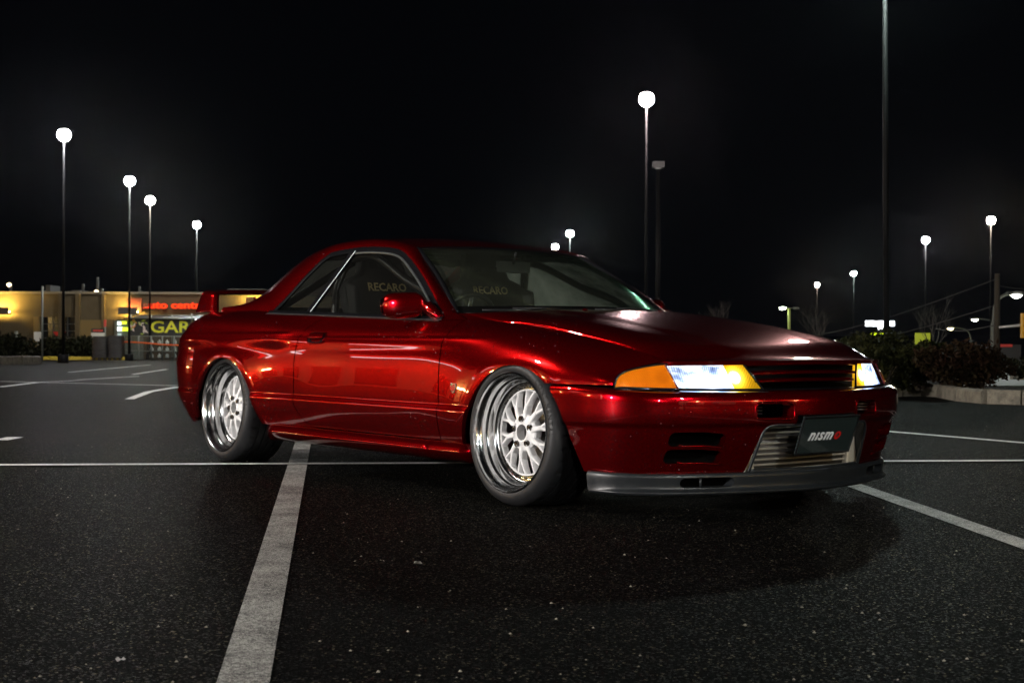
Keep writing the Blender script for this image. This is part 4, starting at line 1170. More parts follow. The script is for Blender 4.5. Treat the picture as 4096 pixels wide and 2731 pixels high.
# ================================================================== GROUND AND SURROUNDINGS
FPX = 5683.93 / 1.74150
def ray(px, py):
    """direction through a point of the 2352-px-wide photograph"""
    x, y = px - 1176, py - 784; r = -CAM['roll']; c, s_ = math.cos(r), math.sin(r)
    x, y = x * c - y * s_, x * s_ + y * c
    return f2 + RT * (x / FPX) - u2 * (y / FPX)
def at(px, py, D): return EYE + ray(px, py) * D
def depth(x, y): return (Vector((x, y, 0)) - Vector((EYE.x, EYE.y, 0))).dot(FW)
SL = .0085
def gz(x, y):
    d = depth(x, y) - 18
    return 0. if d <= 0 else -SL * d * d / (d + 6)
def on_ground(px, py, z=0.):
    t = 1.; d = ray(px, py)
    p = EYE + d
    for t in np.concatenate([np.linspace(1, 40, 1600), np.linspace(40, 400, 3000)]):
        p = EYE + d * float(t)
        if p.z < gz(p.x, p.y) + z: break
    return p
def bgxy(side, D):
    """point at lateral offset and depth from the viewer's post"""
    p = EYE + RT * side + FW * D; return Vector((p.x, p.y, gz(p.x, p.y)))
ROTB = math.atan2(RT.y, RT.x)   # facades that run across the view

asphalt = mat("asphalt", (.02, .02, .02), .85, 0, .018)
_tc = N(asphalt, "ShaderNodeTexCoord"); _v = N(asphalt, "ShaderNodeTexVoronoi"); _v.inputs["Scale"].default_value = 190
L(asphalt, _tc.outputs["Object"], _v.inputs["Vector"])
_sep = N(asphalt, "ShaderNodeSeparateColor"); L(asphalt, _v.outputs["Color"], _sep.inputs[0])
_big = noise_n(asphalt, .35, 6, .6); _mid = noise_n(asphalt, 9, 5, .6); _fin = noise_n(asphalt, 420, 3)
_chip = ramp(asphalt, _sep.outputs[0], [(0, .0009), (.6, .0020), (.90, .006), (.972, .035), (.99, (.30, .27, .19))])
_base = mixc(asphalt, ramp(asphalt, _fin, [(.4, 0.), (.62, 1.)]), _chip, (.0008, .0008, .0008))
_tone = ramp(asphalt, _big, [(.3, (.80, .80, .78)), (.7, (1.25, 1.22, 1.2))])
_c = mixc(asphalt, 1., _base, _tone, 'MULTIPLY')
_c = mixc(asphalt, 1., _c, ramp(asphalt, _mid, [(.3, .75), (.7, 1.2)]), 'MULTIPLY')
# darker seal-coat and tar streaks
_mp = N(asphalt, "ShaderNodeMapping"); _mp.inputs["Scale"].default_value = (.5, 2.2, 1); _mp.inputs["Rotation"].default_value = (0, 0, math.radians(-35)); L(asphalt, _tc.outputs["Object"], _mp.inputs["Vector"])
_st = noise_n(asphalt, .9, 6, .65, vec=_mp.outputs[0])
_c = mixc(asphalt, ramp(asphalt, _st, [(.56, 0.), (.68, .55)]), _c, (.0012, .0012, .0013))
# hairline cracks and oil spots
_cv = N(asphalt, "ShaderNodeTexVoronoi", feature='DISTANCE_TO_EDGE'); _cv.inputs["Scale"].default_value = .28
_cn = N(asphalt, "ShaderNodeTexNoise"); _cn.inputs["Scale"].default_value = 1.7; _cn.inputs["Detail"].default_value = 6; L(asphalt, _tc.outputs["Object"], _cn.inputs["Vector"])
_cm = N(asphalt, "ShaderNodeMix", data_type='VECTOR'); _cm.inputs[0].default_value = .28; L(asphalt, _tc.outputs["Object"], _cm.inputs[4]); L(asphalt, _cn.outputs["Color"], _cm.inputs[5]); L(asphalt, _cm.outputs[1], _cv.inputs["Vector"])
_ck = ramp(asphalt, _cv.outputs["Distance"], [(0, 1.), (.0035, 0.)])
_ck = math_n(asphalt, 'MULTIPLY', _ck, ramp(asphalt, _st, [(.46, 0.), (.56, .85)]))
_c = mixc(asphalt, _ck, _c, (.0006, .0006, .0006))
_ol = noise_n(asphalt, 1.9, 3, .4)
_c = mixc(asphalt, ramp(asphalt, _ol, [(.66, 0.), (.74, .75)]), _c, (.0008, .0008, .0009))
L(asphalt, _c, bs(asphalt).inputs["Base Color"])
L(asphalt, ramp(asphalt, _sep.outputs[1], [(0, .9), (.8, .75), (.97, .35)]), bs(asphalt).inputs["Roughness"])
_h = math_n(asphalt, 'ADD', math_n(asphalt, 'MULTIPLY', _v.outputs["Distance"], 1.2), _fin)
bump(asphalt, _h, 1.0, .005)
paintw = mat("worn_line_paint", (.5, .5, .48), .6, 0, .4)
_n1 = noise_n(paintw, 330, 4, .75); _n2 = noise_n(paintw, 5, 5, .6); _n3 = noise_n(paintw, 90, 5, .7)
_f = math_n(paintw, 'ADD', math_n(paintw, 'MULTIPLY', _n2, .30), math_n(paintw, 'ADD', math_n(paintw, 'MULTIPLY', _n1, 1.0), math_n(paintw, 'MULTIPLY', _n3, .5)))
L(paintw, mixc(paintw, ramp(paintw, _f, [(.78, 1.), (.97, 0.)]), (.015, .015, .014), (.58, .56, .52)), bs(paintw).inputs["Base Color"])
bump(paintw, _n1, .8, .004)
thinw = mat("white_line_paint", (.6, .6, .58), .6, 0, .4)
_n1 = noise_n(thinw, 90, 5, .7); L(thinw, mixc(thinw, ramp(thinw, _n1, [(.36, 0.), (.5, 1.)]), (.25, .25, .24), (.80, .80, .78)), bs(thinw).inputs["Base Color"])

# one sheet of asphalt out to the horizon, finer close by
ds = [-60, -25, -12, -5, 0, 4, 8, 12, 16, 18, 20, 23, 27, 32, 40, 50, 65, 85, 110, 150, 220, 400, 900]
ls = [-600, -400, -200, -110, -70, -45, -30, -20, -12, -6, 0, 6, 12, 20, 30, 45, 70, 110, 200, 400, 600]
V = []
for d in ds:
    for l in ls:
        p = EYE + RT * l + FW * d; V.append((p.x, p.y, gz(p.x, p.y)))
g = mk("asphalt_ground", V, gridf(len(ds), len(ls), flip=True), asphalt, smooth=True); tag(g, kind='structure')

def line(name, a, b, w, m, z=.004):
    a, b = Vector(a), Vector(b); t = (b - a); t.z = 0; n = Vector((-t.y, t.x, 0)).normalized() * w / 2
    k = max(2, int(t.length / 1.5)); V = []
    for i in range(k + 1):
        p = a + (b - a) * (i / k)
        for q in (p - n, p + n): V.append((q.x, q.y, gz(q.x, q.y) + z))
    o = mk(name, V, gridf(k + 1, 2, flip=False), m, smooth=False); tag(o, kind='structure'); return o
mid = lambda a, b: ((a[0] + b[0]) / 2, (a[1] + b[1]) / 2, 0)
# wide worn bay line running under the tail, thin cross line behind the car, lines at the right
A = Vector((2.073, -3.10, 0)); B = Vector((.426, -2.14, 0)); dirn = (Vector((-3.52, .14, 0)) - A).normalized()
line("bay_marking", A - dirn * 1.6, A + dirn * 7.2, .103, paintw)
line("cross_marking", (-4.3, -3.97, 0), (2.9, 7.45, 0), .085, thinw, .008)
line("bay_marking", (-.35, 1.39, 0), (4.3, -1.80, 0), .098, paintw)
line("far_marking", (-4.2, 4.75, 0), (2.4, 3.55, 0), .085, thinw)
for q in ([(0, 889), (90, 878)], [(90, 878), (175, 874)], [(175, 873), (320, 864)], [(297, 917), (342, 900)], [(342, 900), (408, 889)], [(158, 855), (345, 838)], [(305, 860), (383, 848)], [(0, 876), (405, 886)], [(0, 1012), (36, 1005)]):
    line("bay_marking", on_ground(*q[0]), on_ground(*q[1]), .11, thinw)

# ---- kerbs
concrete = mat("kerb_concrete", (.22, .20, .17), .85)
_n = noise_n(concrete, 7, 7, .7); _n2 = noise_n(concrete, 60, 4)
L(concrete, mixc(concrete, 1., ramp(concrete, _n, [(.3, (.035, .032, .026)), (.5, (.11, .098, .074)), (.75, (.18, .165, .125))]), ramp(concrete, _n2, [(.3, .8), (.7, 1.15)]), 'MULTIPLY'), bs(concrete).inputs["Base Color"]); bump(concrete, _n2, .5, .01)
soil = mat("planting_soil", (.02, .016, .012), .95); bump(soil, noise_n(soil, 25, 5), 1., .03)
yellowk = mat("yellow_kerb_paint", (.45, .33, .03), .7)
KC = {}
def kerb(pts, group_label, m=concrete, h=.155, w=.17, stones=True, name="kerb_stone", parent_name="kerb"):
    root = empty(parent_name, pts[0]); root['_world'] = 1
    P = [Vector(p) for p in pts]; acc = []
    for i in range(len(P) - 1):
        a, b = P[i], P[i + 1]; Ls = (b - a).length; k = max(1, round(Ls / 1.1))
        for j in range(k): acc.append((a + (b - a) * (j / k), a + (b - a) * ((j + 1) / k)))
    for a, b in acc:
        t = (b - a).normalized(); n = Vector((-t.y, t.x, 0)); a2 = a + t * .010; b2 = b - t * .010
        jz = random.uniform(-.006, .006); jn = n * random.uniform(-.008, .008)
        V = []
        for p, e in ((a2, 0), (lerp(a2, b2, .5), 1), (b2, 0)):
            p = Vector(p) + jn; z0 = gz(p.x, p.y)
            for o_, z_ in ((-w / 2, -.06), (-w / 2 + .012, h - .03), (-w / 2 + .035, h + jz), (w / 2 - .02, h + jz), (w / 2, -.06)):
                q = p + n * o_; V.append((q.x, q.y, z0 + z_ + random.uniform(-.003, .003)))
        mk(name, V, gridf(3, 5) + [(0, 1, 2, 3, 4)[::-1], (10, 11, 12, 13, 14)], m, root, smooth=False, bevel=.008)
    return root
k1 = [on_ground(1990, 897), on_ground(2060, 910.5), on_ground(2118, 908.5), on_ground(2165, 912), on_ground(2210, 921), on_ground(2270, 927), on_ground(2352, 929.5), on_ground(2520, 935)]
k1[0] = k1[1] + (k1[1] - k1[2]) * 6
kr = kerb([(p.x, p.y, 0) for p in k1], ""); tag(kr, "weathered concrete kerb round the dark hedge bed at the right", "kerb")
bed = []
for p in k1: bed.append(Vector((p.x, p.y, .11)))
nb = [b + FW * 7.5 for b in bed[::-1]]
nb[0] = bed[-1] + FW * 1.2; nb[1] = bed[-2] + FW * 1.6; nb[2] = bed[-3] + FW * 3
o = mk("planting_bed", [(b.x, b.y, .10) for b in bed + nb], [tuple(range(len(bed + nb)))], soil, smooth=False); tag(o, kind='structure')

# ---- foliage
def leaf_mat(name, c0, c1):
    m = mat(name, c0, .7, 0, .08); n = noise_n(m, 4, 4)
    oi = N(m, "ShaderNodeObjectInfo")
    L(m, mixc(m, ramp(m, n, [(.35, 0.), (.65, 1.)]), c0, c1), bs(m).inputs["Base Color"]); return m
lgreen = leaf_mat("hedge_leaves", (.005, .007, .0015), (.016, .016, .003))
lred = leaf_mat("russet_leaves", (.014, .005, .0025), (.012, .009, .003))
ldark = leaf_mat("shrub_leaves", (.004, .005, .0015), (.010, .011, .003))
twig = mat("dark_twig", (.03, .022, .015), .8)
bark = mat("bare_branch_bark", (.030, .025, .019), .85)
def bush(name, c, r, n, m, label, group=None, leaf=.05, lobes=9, seed=0):
    rnd = random.Random(seed); root = empty(name, c)
    tag(root, label, "bush", group)
    lob = []
    for i in range(lobes):
        a = rnd.uniform(0, 2 * math.pi); d = rnd.uniform(.15, .72) ; lob.append((math.cos(a) * d * r[0], math.sin(a) * d * r[1], r[2] * rnd.uniform(.45, 1.25), rnd.uniform(.32, .52)))
    lob.append((0, 0, r[2] * .9, .62))
    V = []; Fc = []
    for i in range(n):
        lx, ly, lz, lr = lob[rnd.randrange(len(lob))]
        u = Vector((rnd.gauss(0, 1), rnd.gauss(0, 1), rnd.gauss(0, 1))).normalized() * (rnd.random() ** .35)
        p = Vector((lx + u.x * lr * r[0], ly + u.y * lr * r[1], lz + u.z * lr * r[2] * 1.1))
        k = noise.noise(p * 3.1 + Vector((seed, 0, 0)))
        if k < -.18 or p.z < .02: continue
        s_ = leaf * rnd.uniform(.6, 1.5)
        t = Vector((rnd.gauss(0, 1), rnd.gauss(0, 1), rnd.gauss(.3, 1))).normalized(); b = t.cross(Vector((rnd.gauss(0, 1), rnd.gauss(0, 1), rnd.gauss(0, 1)))).normalized()
        j = len(V); V += [p, p + t * s_ * .5 + b * s_ * .28, p + t * s_, p + t * s_ * .5 - b * s_ * .28]; Fc.append((j, j + 1, j + 2, j + 3))
    f_ = mk("foliage", V, Fc, m, root, smooth=False)
    m_ = MB()
    for i in range(14):
        lx, ly, lz, lr = lob[i % len(lob)]
        m_.tube([(rnd.uniform(-.1, .1), rnd.uniform(-.1, .1), 0), (lx * .4, ly * .4, lz * .5), (lx + rnd.uniform(-.1, .1), ly, lz * 1.1)], [.02, .012, .005], 5)
    m_.obj("stems", twig, root)
    return root
def bush_px(x0, x1, ytop, D, depthr, n, m, label, seed, group=None, name="hedge_bush", leaf=.05):
    a = at(x0, 784, D); b = at(x1, 784, D); c = (a + b) / 2; wz = gz(c.x, c.y)
    top = at((x0 + x1) / 2, ytop, D).z - wz
    return bush(name, (c.x, c.y, wz + .08 if D < 24 else wz), ((b - a).length / 2, depthr, top * .56), n, m, label, group, leaf, 9, seed)
bush_px(1895, 2010, 765, 19.5, 1.1, 9000, lgreen, "dark green hedge bush rising just behind the far headlight", 1)
bush_px(1975, 2090, 752, 18.8, 1.0, 8500, lgreen, "green hedge bush behind the foot of the tall dark lamp post", 2)
bush_px(2060, 2160, 790, 17.6, .9, 8500, lgreen, "low green hedge bush between the lamp post and the russet bush", 3)
bush_px(2130, 2232, 792, 17.4, .9, 8500, lred, "russet leaved bush in the middle of the kerbed bed", 4)
bush_px(2200, 2292, 800, 17.6, .8, 7500, lred, "reddish bush at the right end of the hedge beside the road gap", 5)
bush_px(1985, 2075, 800, 17.2, .8, 7000, lgreen, "low dark hedge bush nearest the kerb behind the bumper corner", 6)
bush_px(2330, 2420, 820, 22.5, .9, 6000, ldark, "small round dark bush cut by the right edge of the picture", 7)
bush_px(95, 150, 772, 82, 2.2, 5000, ldark, "dark shrub in front of the garage window", 11, name="shrub", leaf=.22)
bush_px(135, 212, 766, 82, 2.2, 6000, ldark, "broad dark shrub left of the wrapped pallets", 12, name="shrub", leaf=.22)
bush_px(-35, 22, 760, 60, 1.6, 5000, ldark, "dark shrub cut by the left edge of the picture", 13, name="shrub", leaf=.17)

def bare_tree(c, h, label, seed, spread=.5):
    rnd = random.Random(seed); root = empty("bare_tree", c); tag(root, label, "tree")
    tr = MB(); cr = MB()
    def grow(p, d, l, r, lev, mb):
        pts = [p]; q = p
        for i in range(4):
            d = (d + Vector((rnd.gauss(0, .09), rnd.gauss(0, .09), .05))).normalized(); q = q + d * l / 4; pts.append(q)
        mb.tube(pts, [r * (1 - .16 * i) for i in range(5)], 5 if lev > 0 else 8, cap=False)
        if lev >= 4: return
        for i in range(3 if lev else 5):
            k = rnd.uniform(.45, 1.0) if lev else rnd.uniform(.55, 1.0); ip = min(3, int(k * 4)); s = pts[ip].lerp(pts[ip + 1], k * 4 - ip if k < 1 else 1.)
            a = rnd.uniform(0, 2 * math.pi); nd = (d + Vector((math.cos(a), math.sin(a), .15)) * spread * rnd.uniform(.6, 1.3)).normalized()
            grow(s, nd, l * rnd.uniform(.6, .82), r * .5, lev + 1, cr)
    grow(Vector((0, 0, 0)), Vector((0, 0, 1)), h * .36, h * .012, 0, tr)
    tr.obj("trunk", bark, root); cr.obj("branches", bark, root); return root
def tree_px(x, ybase, ytop, D, label, seed, spread=.5):
    p = at(x, 784, D); z = gz(p.x, p.y); top = at(x, ytop, D).z; return bare_tree((p.x, p.y, z), top - z, label, seed, spread)
tree_px(1878, 0, 672, 42, "bare forked tree standing below the warm lamp right of the bonnet", 21, .5)
tree_px(2135, 0, 652, 38, "bare tree with fine twigs behind the hedge and the small yellow sign", 22, .5)
tree_px(1640, 0, 655, 60, "faint bare tree in the dark behind the base of the windshield", 23, .5)
tree_px(590, 0, 612, 120, "bare tree beyond the store roof behind the rear wing", 24, .45)

# ---- parking lot lamps
polem = mat("dark_lamp_post_paint", (.003, .003, .0033), .6, .0, .08)
headm = mat("lamp_head_housing", (.03, .03, .03), .5)
LAMPS = [
 # display x, y, colour, radiance, label
 (147, 313, (1, .97, 1.0), "tallest lit lamp post at the far left over the store wall"),
 (298, 418, (.95, 1.0, .93), "lit lamp post second from the left in front of the store"),
 (345, 462, (1, .88, .70), "lit lamp post just left of the glowing red lettering"),
 (452, 518, (.93, 1, 1.0), "shortest of the lit lamp posts at the left beside the rear wing"),
 (1275, 569, (.95, 1, .90), "lit lamp shining just above the windshield top edge"),
 (1309, 538, (.90, 1, .98), "lit lamp peeping over the roof of the car right of its twin"),
 (1485, 232, (1, .80, .80), "pinkish lamp post behind the windshield of the red car"),
 (1877, 655, (1, .78, .62), "small warm lamp above the bare forked tree"),
 (1961, 629, (.82, 1, .92), "small greenish white lamp left of the thick dark post"),
 (2126, 553, (1, .97, 1.0), "white lamp right of the thick dark post"),
 (2276, 508, (1, .84, .66), "warm lamp post nearest the right edge"),
]
RAD = 1000.
def lens_obj(r):
    return MB().lathe([(r * math.sin(a), -r * .98 * math.cos(a) if a < math.pi / 2 else -r * .98 * math.cos(a)) for a in np.linspace(0.001, math.pi * .86, 14)], 20)
lens_src = None; pole_cache = {}
def lamp_post(x, y, H, col, rad, label, lean=0., ground=None, group="lit lamp posts of the parking lot", pr=.085, lr=.30, seen=True):
    z0 = gz(x, y); root = empty("lamp_post", (x, y, z0)); tag(root, label, "lamp post", group)
    ht = H - z0
    MB().lathe([(.22, 0), (.22, .35), (.0, .35)], 16).obj("footing", polem, root)
    MB().tube([(0, 0, .35), (lean * .5, 0, ht * .5), (lean, 0, ht - .1)], [pr, pr * .85, pr * .62], 12).obj("pole", polem, root)
    MB().box((lean, 0, ht + lr * .92), (lr * 1.2, lr * 1.2, .12)).obj("lamp_head", headm, root, smooth=False)
    key = (tuple(col), rad)
    if key not in pole_cache: pole_cache[key] = emis("lamp_light_%d" % len(pole_cache), col, rad)
    l = lens_obj(lr); o = l.obj("lamp_lens", pole_cache[key], root); o.location = (lean, 0, ht + lr * .2)
    return root
for (px, py, col, label) in LAMPS:
    r = ray(px, py); t = (LAMP_H - EYE.z) / r.z
    for it in range(6):
        p = EYE + r * t; Ht = LAMP_H + gz(p.x, p.y); t = (Ht - EYE.z) / r.z
    p = EYE + r * t
    lamp_post(p.x, p.y, p.z, col, RAD, label, pr=.062, lr=.26)
# near post whose head is above the frame, and the unlit one behind the pink lamp
p = bgxy(0, 0); q = at(2037, 784, 31.5); root = lamp_post(q.x, q.y, 9.45, (.80, 1.0, .92), 800., "thick dark lamp post rising out of the hedge with its head above the picture", lean=-.10, pr=.075)
q = at(1512, 385, 62); z0 = gz(q.x, q.y); root = empty("unlit_lamp_post", (q.x, q.y, z0)); tag(root, "unlit lamp post with a dark box head beside the pinkish lamp", "lamp post")
MB().tube([(0, 0, 0), (0, 0, q.z - z0)], [.12, .08], 12).obj("pole", polem, root)
MB().box((0, 0, q.z - z0 + .12), (.50, .50, .26), ROTB).obj("lamp_head", headm, root, smooth=False)
MB().lathe([(0, -.09), (.12, -.07), (.2, 0)], 14, c=(0, 0, q.z - z0)).obj("lamp_lens", mat("unlit_lens", (.5, .5, .5), .2), root)

# unseen posts; first inferred from the door mirror's shadow, others added as fill light
NEAR = [(-12.5, -11.5, (1.0, .93, .86), 2300.), (0., -56., (1.0, .94, .90), 34000.), (-34., -50., (1.0, .95, .9), 7000.), (19., -5.0, (.95, 1.0, .96), 1700.), (34., -22., (1., .92, .86), 2500.)]
NEARTXT = ["lit lamp post beside the car outside the left of the picture", "unseen lamp post added far behind the viewer to whiten the wheels", "unseen lamp post added behind the mirrored store front as side fill", "unseen lamp post added ahead of the nose as front fill", "unseen lamp post added before the warehouse as fill light"]
for (x, y, col, rad), tx in zip(NEAR, NEARTXT): lamp_post(x, y, 9.3, col, rad, tx, pr=.11, lr=.3)

# ---- the store on the left
stucco = mat("tan_stucco_wall", (.42, .35, .21), .9)
_n = noise_n(stucco, 1.2, 6); L(stucco, mixc(stucco, ramp(stucco, _n, [(.3, 0.), (.7, 1.)]), (.045, .034, .016), (.060, .046, .024)), bs(stucco).inputs["Base Color"])
stucco2 = mat("ochre_stucco_band", (.12, .085, .03), .9)
capm = mat("parapet_metal", (.12, .11, .09), .6)
BD = 90.
zb = bgxy(0, BD).z
def bx(px): return (px - 1176) / FPX * BD
def bz(py): return at(1176, py, BD).z + (0)
def BZ(px, py): return at(px, py, BD).z
store = empty("store_building", bgxy(bx(235), BD), ROTB); tag(store, "long low tan store with a flat roof behind the parking lot at the left", "building")
so = Vector(store.location)
def sx(px): return (px - 235) / FPX * BD
def sz(py, px=235): return BZ(px, py) - so.z
def sbox(mb, x0, x1, y0, y1, d0, d1): mb.box(((sx(x0) + sx(x1)) / 2, (d0 + d1) / 2, (sz(y0) + sz(y1)) / 2), (abs(sx(x1) - sx(x0)), d1 - d0, abs(sz(y0) - sz(y1)))); return mb
# wall pieces round the garage opening (display 92-178, 727-825) and a doorway of light (265-300)
m_ = MB()
sbox(m_, -420, 92, 673, 838, 0, 12); sbox(m_, 92, 178, 673, 728, 0, 12); sbox(m_, 178, 262, 673, 838, 0, 12); sbox(m_, 262, 330, 673, 735, 0, 12); sbox(m_, 330, 900, 673, 838, 0, 12)
m_.obj("wall", stucco, store, smooth=False)
m_ = MB(); sbox(m_, -420, 900, 670, 675, -.25, 12.1); m_.obj("parapet_cap", capm, store, smooth=False)
for (a, b) in ((135 - 100, 140 - 100),): pass
for (a, b, y0) in ((137, 143, 675), (176, 186, 675), (236, 243, 675)):
    m_ = MB(); sbox(m_, a, b, y0, 838, -.35, -.002); m_.obj("pilaster", stucco, store, smooth=False)
m_ = MB(); sbox(m_, 186, 236, 735, 838, -.20, -.002); m_.obj("timber_panel", stucco2, store, smooth=False)
m_ = MB(); sbox(m_, 80, 92, 728, 838, -.30, -.002); m_.obj("pilaster", stucco2, store, smooth=False)
barm = mat("grey_glazing_bar", (.08, .08, .075), .6)
darkglass = mat("dark_window_glass", (.006, .007, .008), .08, 0, .6)
m_ = MB(); sbox(m_, 92, 178, 728, 838, .6, .65); gd = m_.obj("garage_window", darkglass, store, smooth=False)
for yy in (744, 760, 776, 795): sbox(MB(), 92, 178, yy - .8, yy + .8, .5, .598).obj("glazing_bar", barm, gd, smooth=False)
for xx in (116, 149): sbox(MB(), xx - .8, xx + .8, 728, 838, .5, .597).obj("glazing_bar", barm, gd, smooth=False)
redsign = mat("red_window_sign", (.5, .02, .015), .5, em=(.6, .02, .01), es=.12)
m_ = MB().prism([(sx(117), sz(762)), (sx(145), sz(762)), (sx(131), sz(780))], (0, .42, 0), (1, 0, 0), (0, 0, 1), (0, 1, 0), .05); m_.obj("window_sign", redsign, gd, smooth=False)
m_ = MB(); sbox(m_, 0, 300, 655, 0, 0, 0) if False else None
# roof plant
roofm = mat("rooftop_unit_metal", (.03, .03, .03), .6)
for (a, b, y0) in ((69, 80, 651), (54, 64, 664), (130, 150, 663), (500, 585, 658)):
    o = sbox(MB(), a, b, y0, 671, 3, 5).obj("rooftop_unit", roofm, store, smooth=False)
for xx, y0 in ((5, 648), (174, 650), (208, 634), (218, 660), (306, 655)):
    m_ = MB().tube([(sx(xx), 1.5, sz(671)), (sx(xx), 1.5, sz(y0))], .09, 8); m_.obj("vent_pipe", roofm, store)
glowdot = emis("warm_roof_light", (1, .75, .45), 6.)
for xx, yy in ((5, 654), (208, 670)): MB().lathe([(0, .16), (.14, .08), (.16, 0), (0, -.12)], 10, c=(sx(xx), 1.2, sz(yy))).obj("roof_light", glowdot, store)
# wall packs that wash the wall with yellow light
wallpack = emis("sodium_wall_light", (1, .62, .12), 600.)
def wall_lamp(px, py, w, rad_m, y_off=-.75):
    c = (sx(px), y_off, sz(py)); hw = w / FPX * BD
    MB().box((c[0], c[1] - .18, c[2] - .05), (hw, .12, .42)).box((c[0], c[1] + .1, c[2] - .24), (hw, .6, .08)).obj("wall_lamp_housing", headm, store, smooth=False)
    MB().box((c[0], c[1] + .18, c[2] - .10), (hw * .85, .30, .05)).obj("wall_lamp_lens", rad_m, store, smooth=False)
wall_lamp(8, 713, 46, wallpack)
wall_lamp(302, 712, 44, wallpack); wall_lamp(585, 700, 36, wallpack)
# lit doorway with bright goods
shopglow = emis("shop_interior_light", (.85, 1.0, .95), .55)
sbox(MB(), 262, 330, 735, 838, .8, .85).obj("lit_doorway", mat("shop_back_wall", (.10, .12, .11), .8), store, smooth=False)
goods_w = emis("lit_goods_white", (.9, 1.0, .98), 2.6); goods_y = emis("lit_goods_yellow", (.75, .9, .05), 1.6)
for i, (a, b, y0, y1, mm) in enumerate(((264, 271, 738, 746, goods_w), (264, 274, 750, 760, goods_w), (273, 284, 737, 744, goods_y), (272, 287, 751, 760, goods_y), (264, 272, 765, 785, shopglow))):
    sbox(MB(), a, b, y0, y1, .55, .7).obj("display_panel", mm, store, smooth=False)
# glowing red letters
neon = emis("red_letter_glow", (1.0, .03, .008), 1.6)
neon_in = emis("orange_letter_core", (1.0, .10, .015), 1.3)
cu_h = (sz(692) - sz(708)) * 1.36
V, Fc = text_geo("auto centre", cu_h, .06, .022, 0, 4, 'LEFT', 1.0)
sgn = empty("lit_letter_sign", store.location + RT * sx(331.5) + FW * -.4, ROTB); tag(sgn, "glowing red auto centre lettering on the store wall", "sign")
wtxt = max(v[0] for v in V); want = sx(478) - sx(331.5); k_ = want / wtxt * 1.0
cut_ = 344 / 1.0; xa = sx(345.2) - sx(331.5)
Vn = [(a * k_, -c, b + sz(707.5)) for a, b, c in V]
Fa_ = [f for f in Fc if max(Vn[i][0] for i in f) < xa]; Fn_ = [f for f in Fc if max(Vn[i][0] for i in f) >= xa]
def sub_(V, F_):
    u_ = sorted({i for f in F_ for i in f}); q_ = {i: k for k, i in enumerate(u_)}; return [V[i] for i in u_], [tuple(q_[i] for i in f) for f in F_]
mk("letters", *sub_(Vn, Fn_), neon, sgn, smooth=False); mk("unlit_letter", *sub_(Vn, Fa_), mat("unlit_letter_red", (.10, .012, .01), .5), sgn, smooth=False)
V2, F2 = text_geo("auto centre", cu_h, .0, -.006, 0, 3, 'LEFT', 1.0); k2 = k_
V2 = [(a * k2, -.068, b + sz(707.5)) for a, b, c in V2]; mk("letter_core", *sub_(V2, [f for f in F2 if max(V2[i][0] for i in f) >= xa]), neon_in, sgn, smooth=False)
MB().box((-.0 - .5, .02, sz(700)), (.9, .25, .85)).obj("dark_emblem", mat("dark_emblem_red", (.06, .008, .006), .5), sgn, smooth=False)

# ---- garden compound in front of the store: black banner, mesh fence, stock
banner = mat("black_banner", (.010, .011, .012), .6)
wireg = mat("galvanised_wire", (.16, .18, .17), .45, .6)
GD = 84.
def gx_(px): return (px - 1176) / FPX * GD
gbase = bgxy(gx_(370), GD); comp = empty("garden_banner", gbase, ROTB); tag(comp, "black garden centre banner with yellow letters on a roofed rack", "banner")
def cx_(px): return (px - 370) / FPX * GD
def cz_(py): return at(370, py, GD).z - gbase.z
def cbox(x0, x1, y0, y1, d0, d1): return MB().box(((cx_(x0) + cx_(x1)) / 2, (d0 + d1) / 2, (cz_(y0) + cz_(y1)) / 2), (abs(cx_(x1) - cx_(x0)), d1 - d0, abs(cz_(y0) - cz_(y1))))
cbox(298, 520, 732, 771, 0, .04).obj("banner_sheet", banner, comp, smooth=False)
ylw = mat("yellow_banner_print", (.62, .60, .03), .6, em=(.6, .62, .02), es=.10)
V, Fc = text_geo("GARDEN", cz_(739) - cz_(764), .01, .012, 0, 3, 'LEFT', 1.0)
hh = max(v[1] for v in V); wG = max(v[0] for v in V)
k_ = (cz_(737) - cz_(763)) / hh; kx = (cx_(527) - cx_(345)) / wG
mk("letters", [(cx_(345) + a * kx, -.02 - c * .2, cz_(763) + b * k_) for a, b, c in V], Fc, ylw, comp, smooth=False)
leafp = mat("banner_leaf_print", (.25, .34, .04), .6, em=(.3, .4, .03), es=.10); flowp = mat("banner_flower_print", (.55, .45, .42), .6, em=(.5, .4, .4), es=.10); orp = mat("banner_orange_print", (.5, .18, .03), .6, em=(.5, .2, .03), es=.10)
rnd = random.Random(4)
for i in range(22):
    xx, yy = rnd.uniform(300, 336), rnd.uniform(735, 768) if i % 3 else rnd.uniform(735, 745)
    if 308 < xx < 326 and yy > 750: xx = rnd.uniform(300, 306)
    a = rnd.uniform(0, 6.28); l = rnd.uniform(.10, .2); mm = (leafp, flowp, leafp, orp)[i % 4] if xx < 318 else (flowp, leafp)[i % 2]
    c = Vector((cx_(xx), -.006 - i * .0015, cz_(yy))); u = Vector((math.cos(a), 0, math.sin(a))); v = Vector((-u.z, 0, u.x))
    mk("leaf_print", [c - u * l, c + v * l * .4, c + u * l, c - v * l * .4], [(0, 1, 2, 3)], mm, comp, smooth=False)
m_ = MB()
for xx in (298, 345, 392, 440, 488): m_.tube([(cx_(xx), .3, 0), (cx_(xx), .3, cz_(722))], .045, 6)
m_.obj("rack_post", wireg, comp)
for yy in (724, 731): MB().tube([(cx_(290), -.3 if yy > 725 else .6, cz_(yy)), (cx_(540), -.3 if yy > 725 else .6, cz_(yy + 1.5))], .05, 6).obj("canopy_rail", wireg, comp)
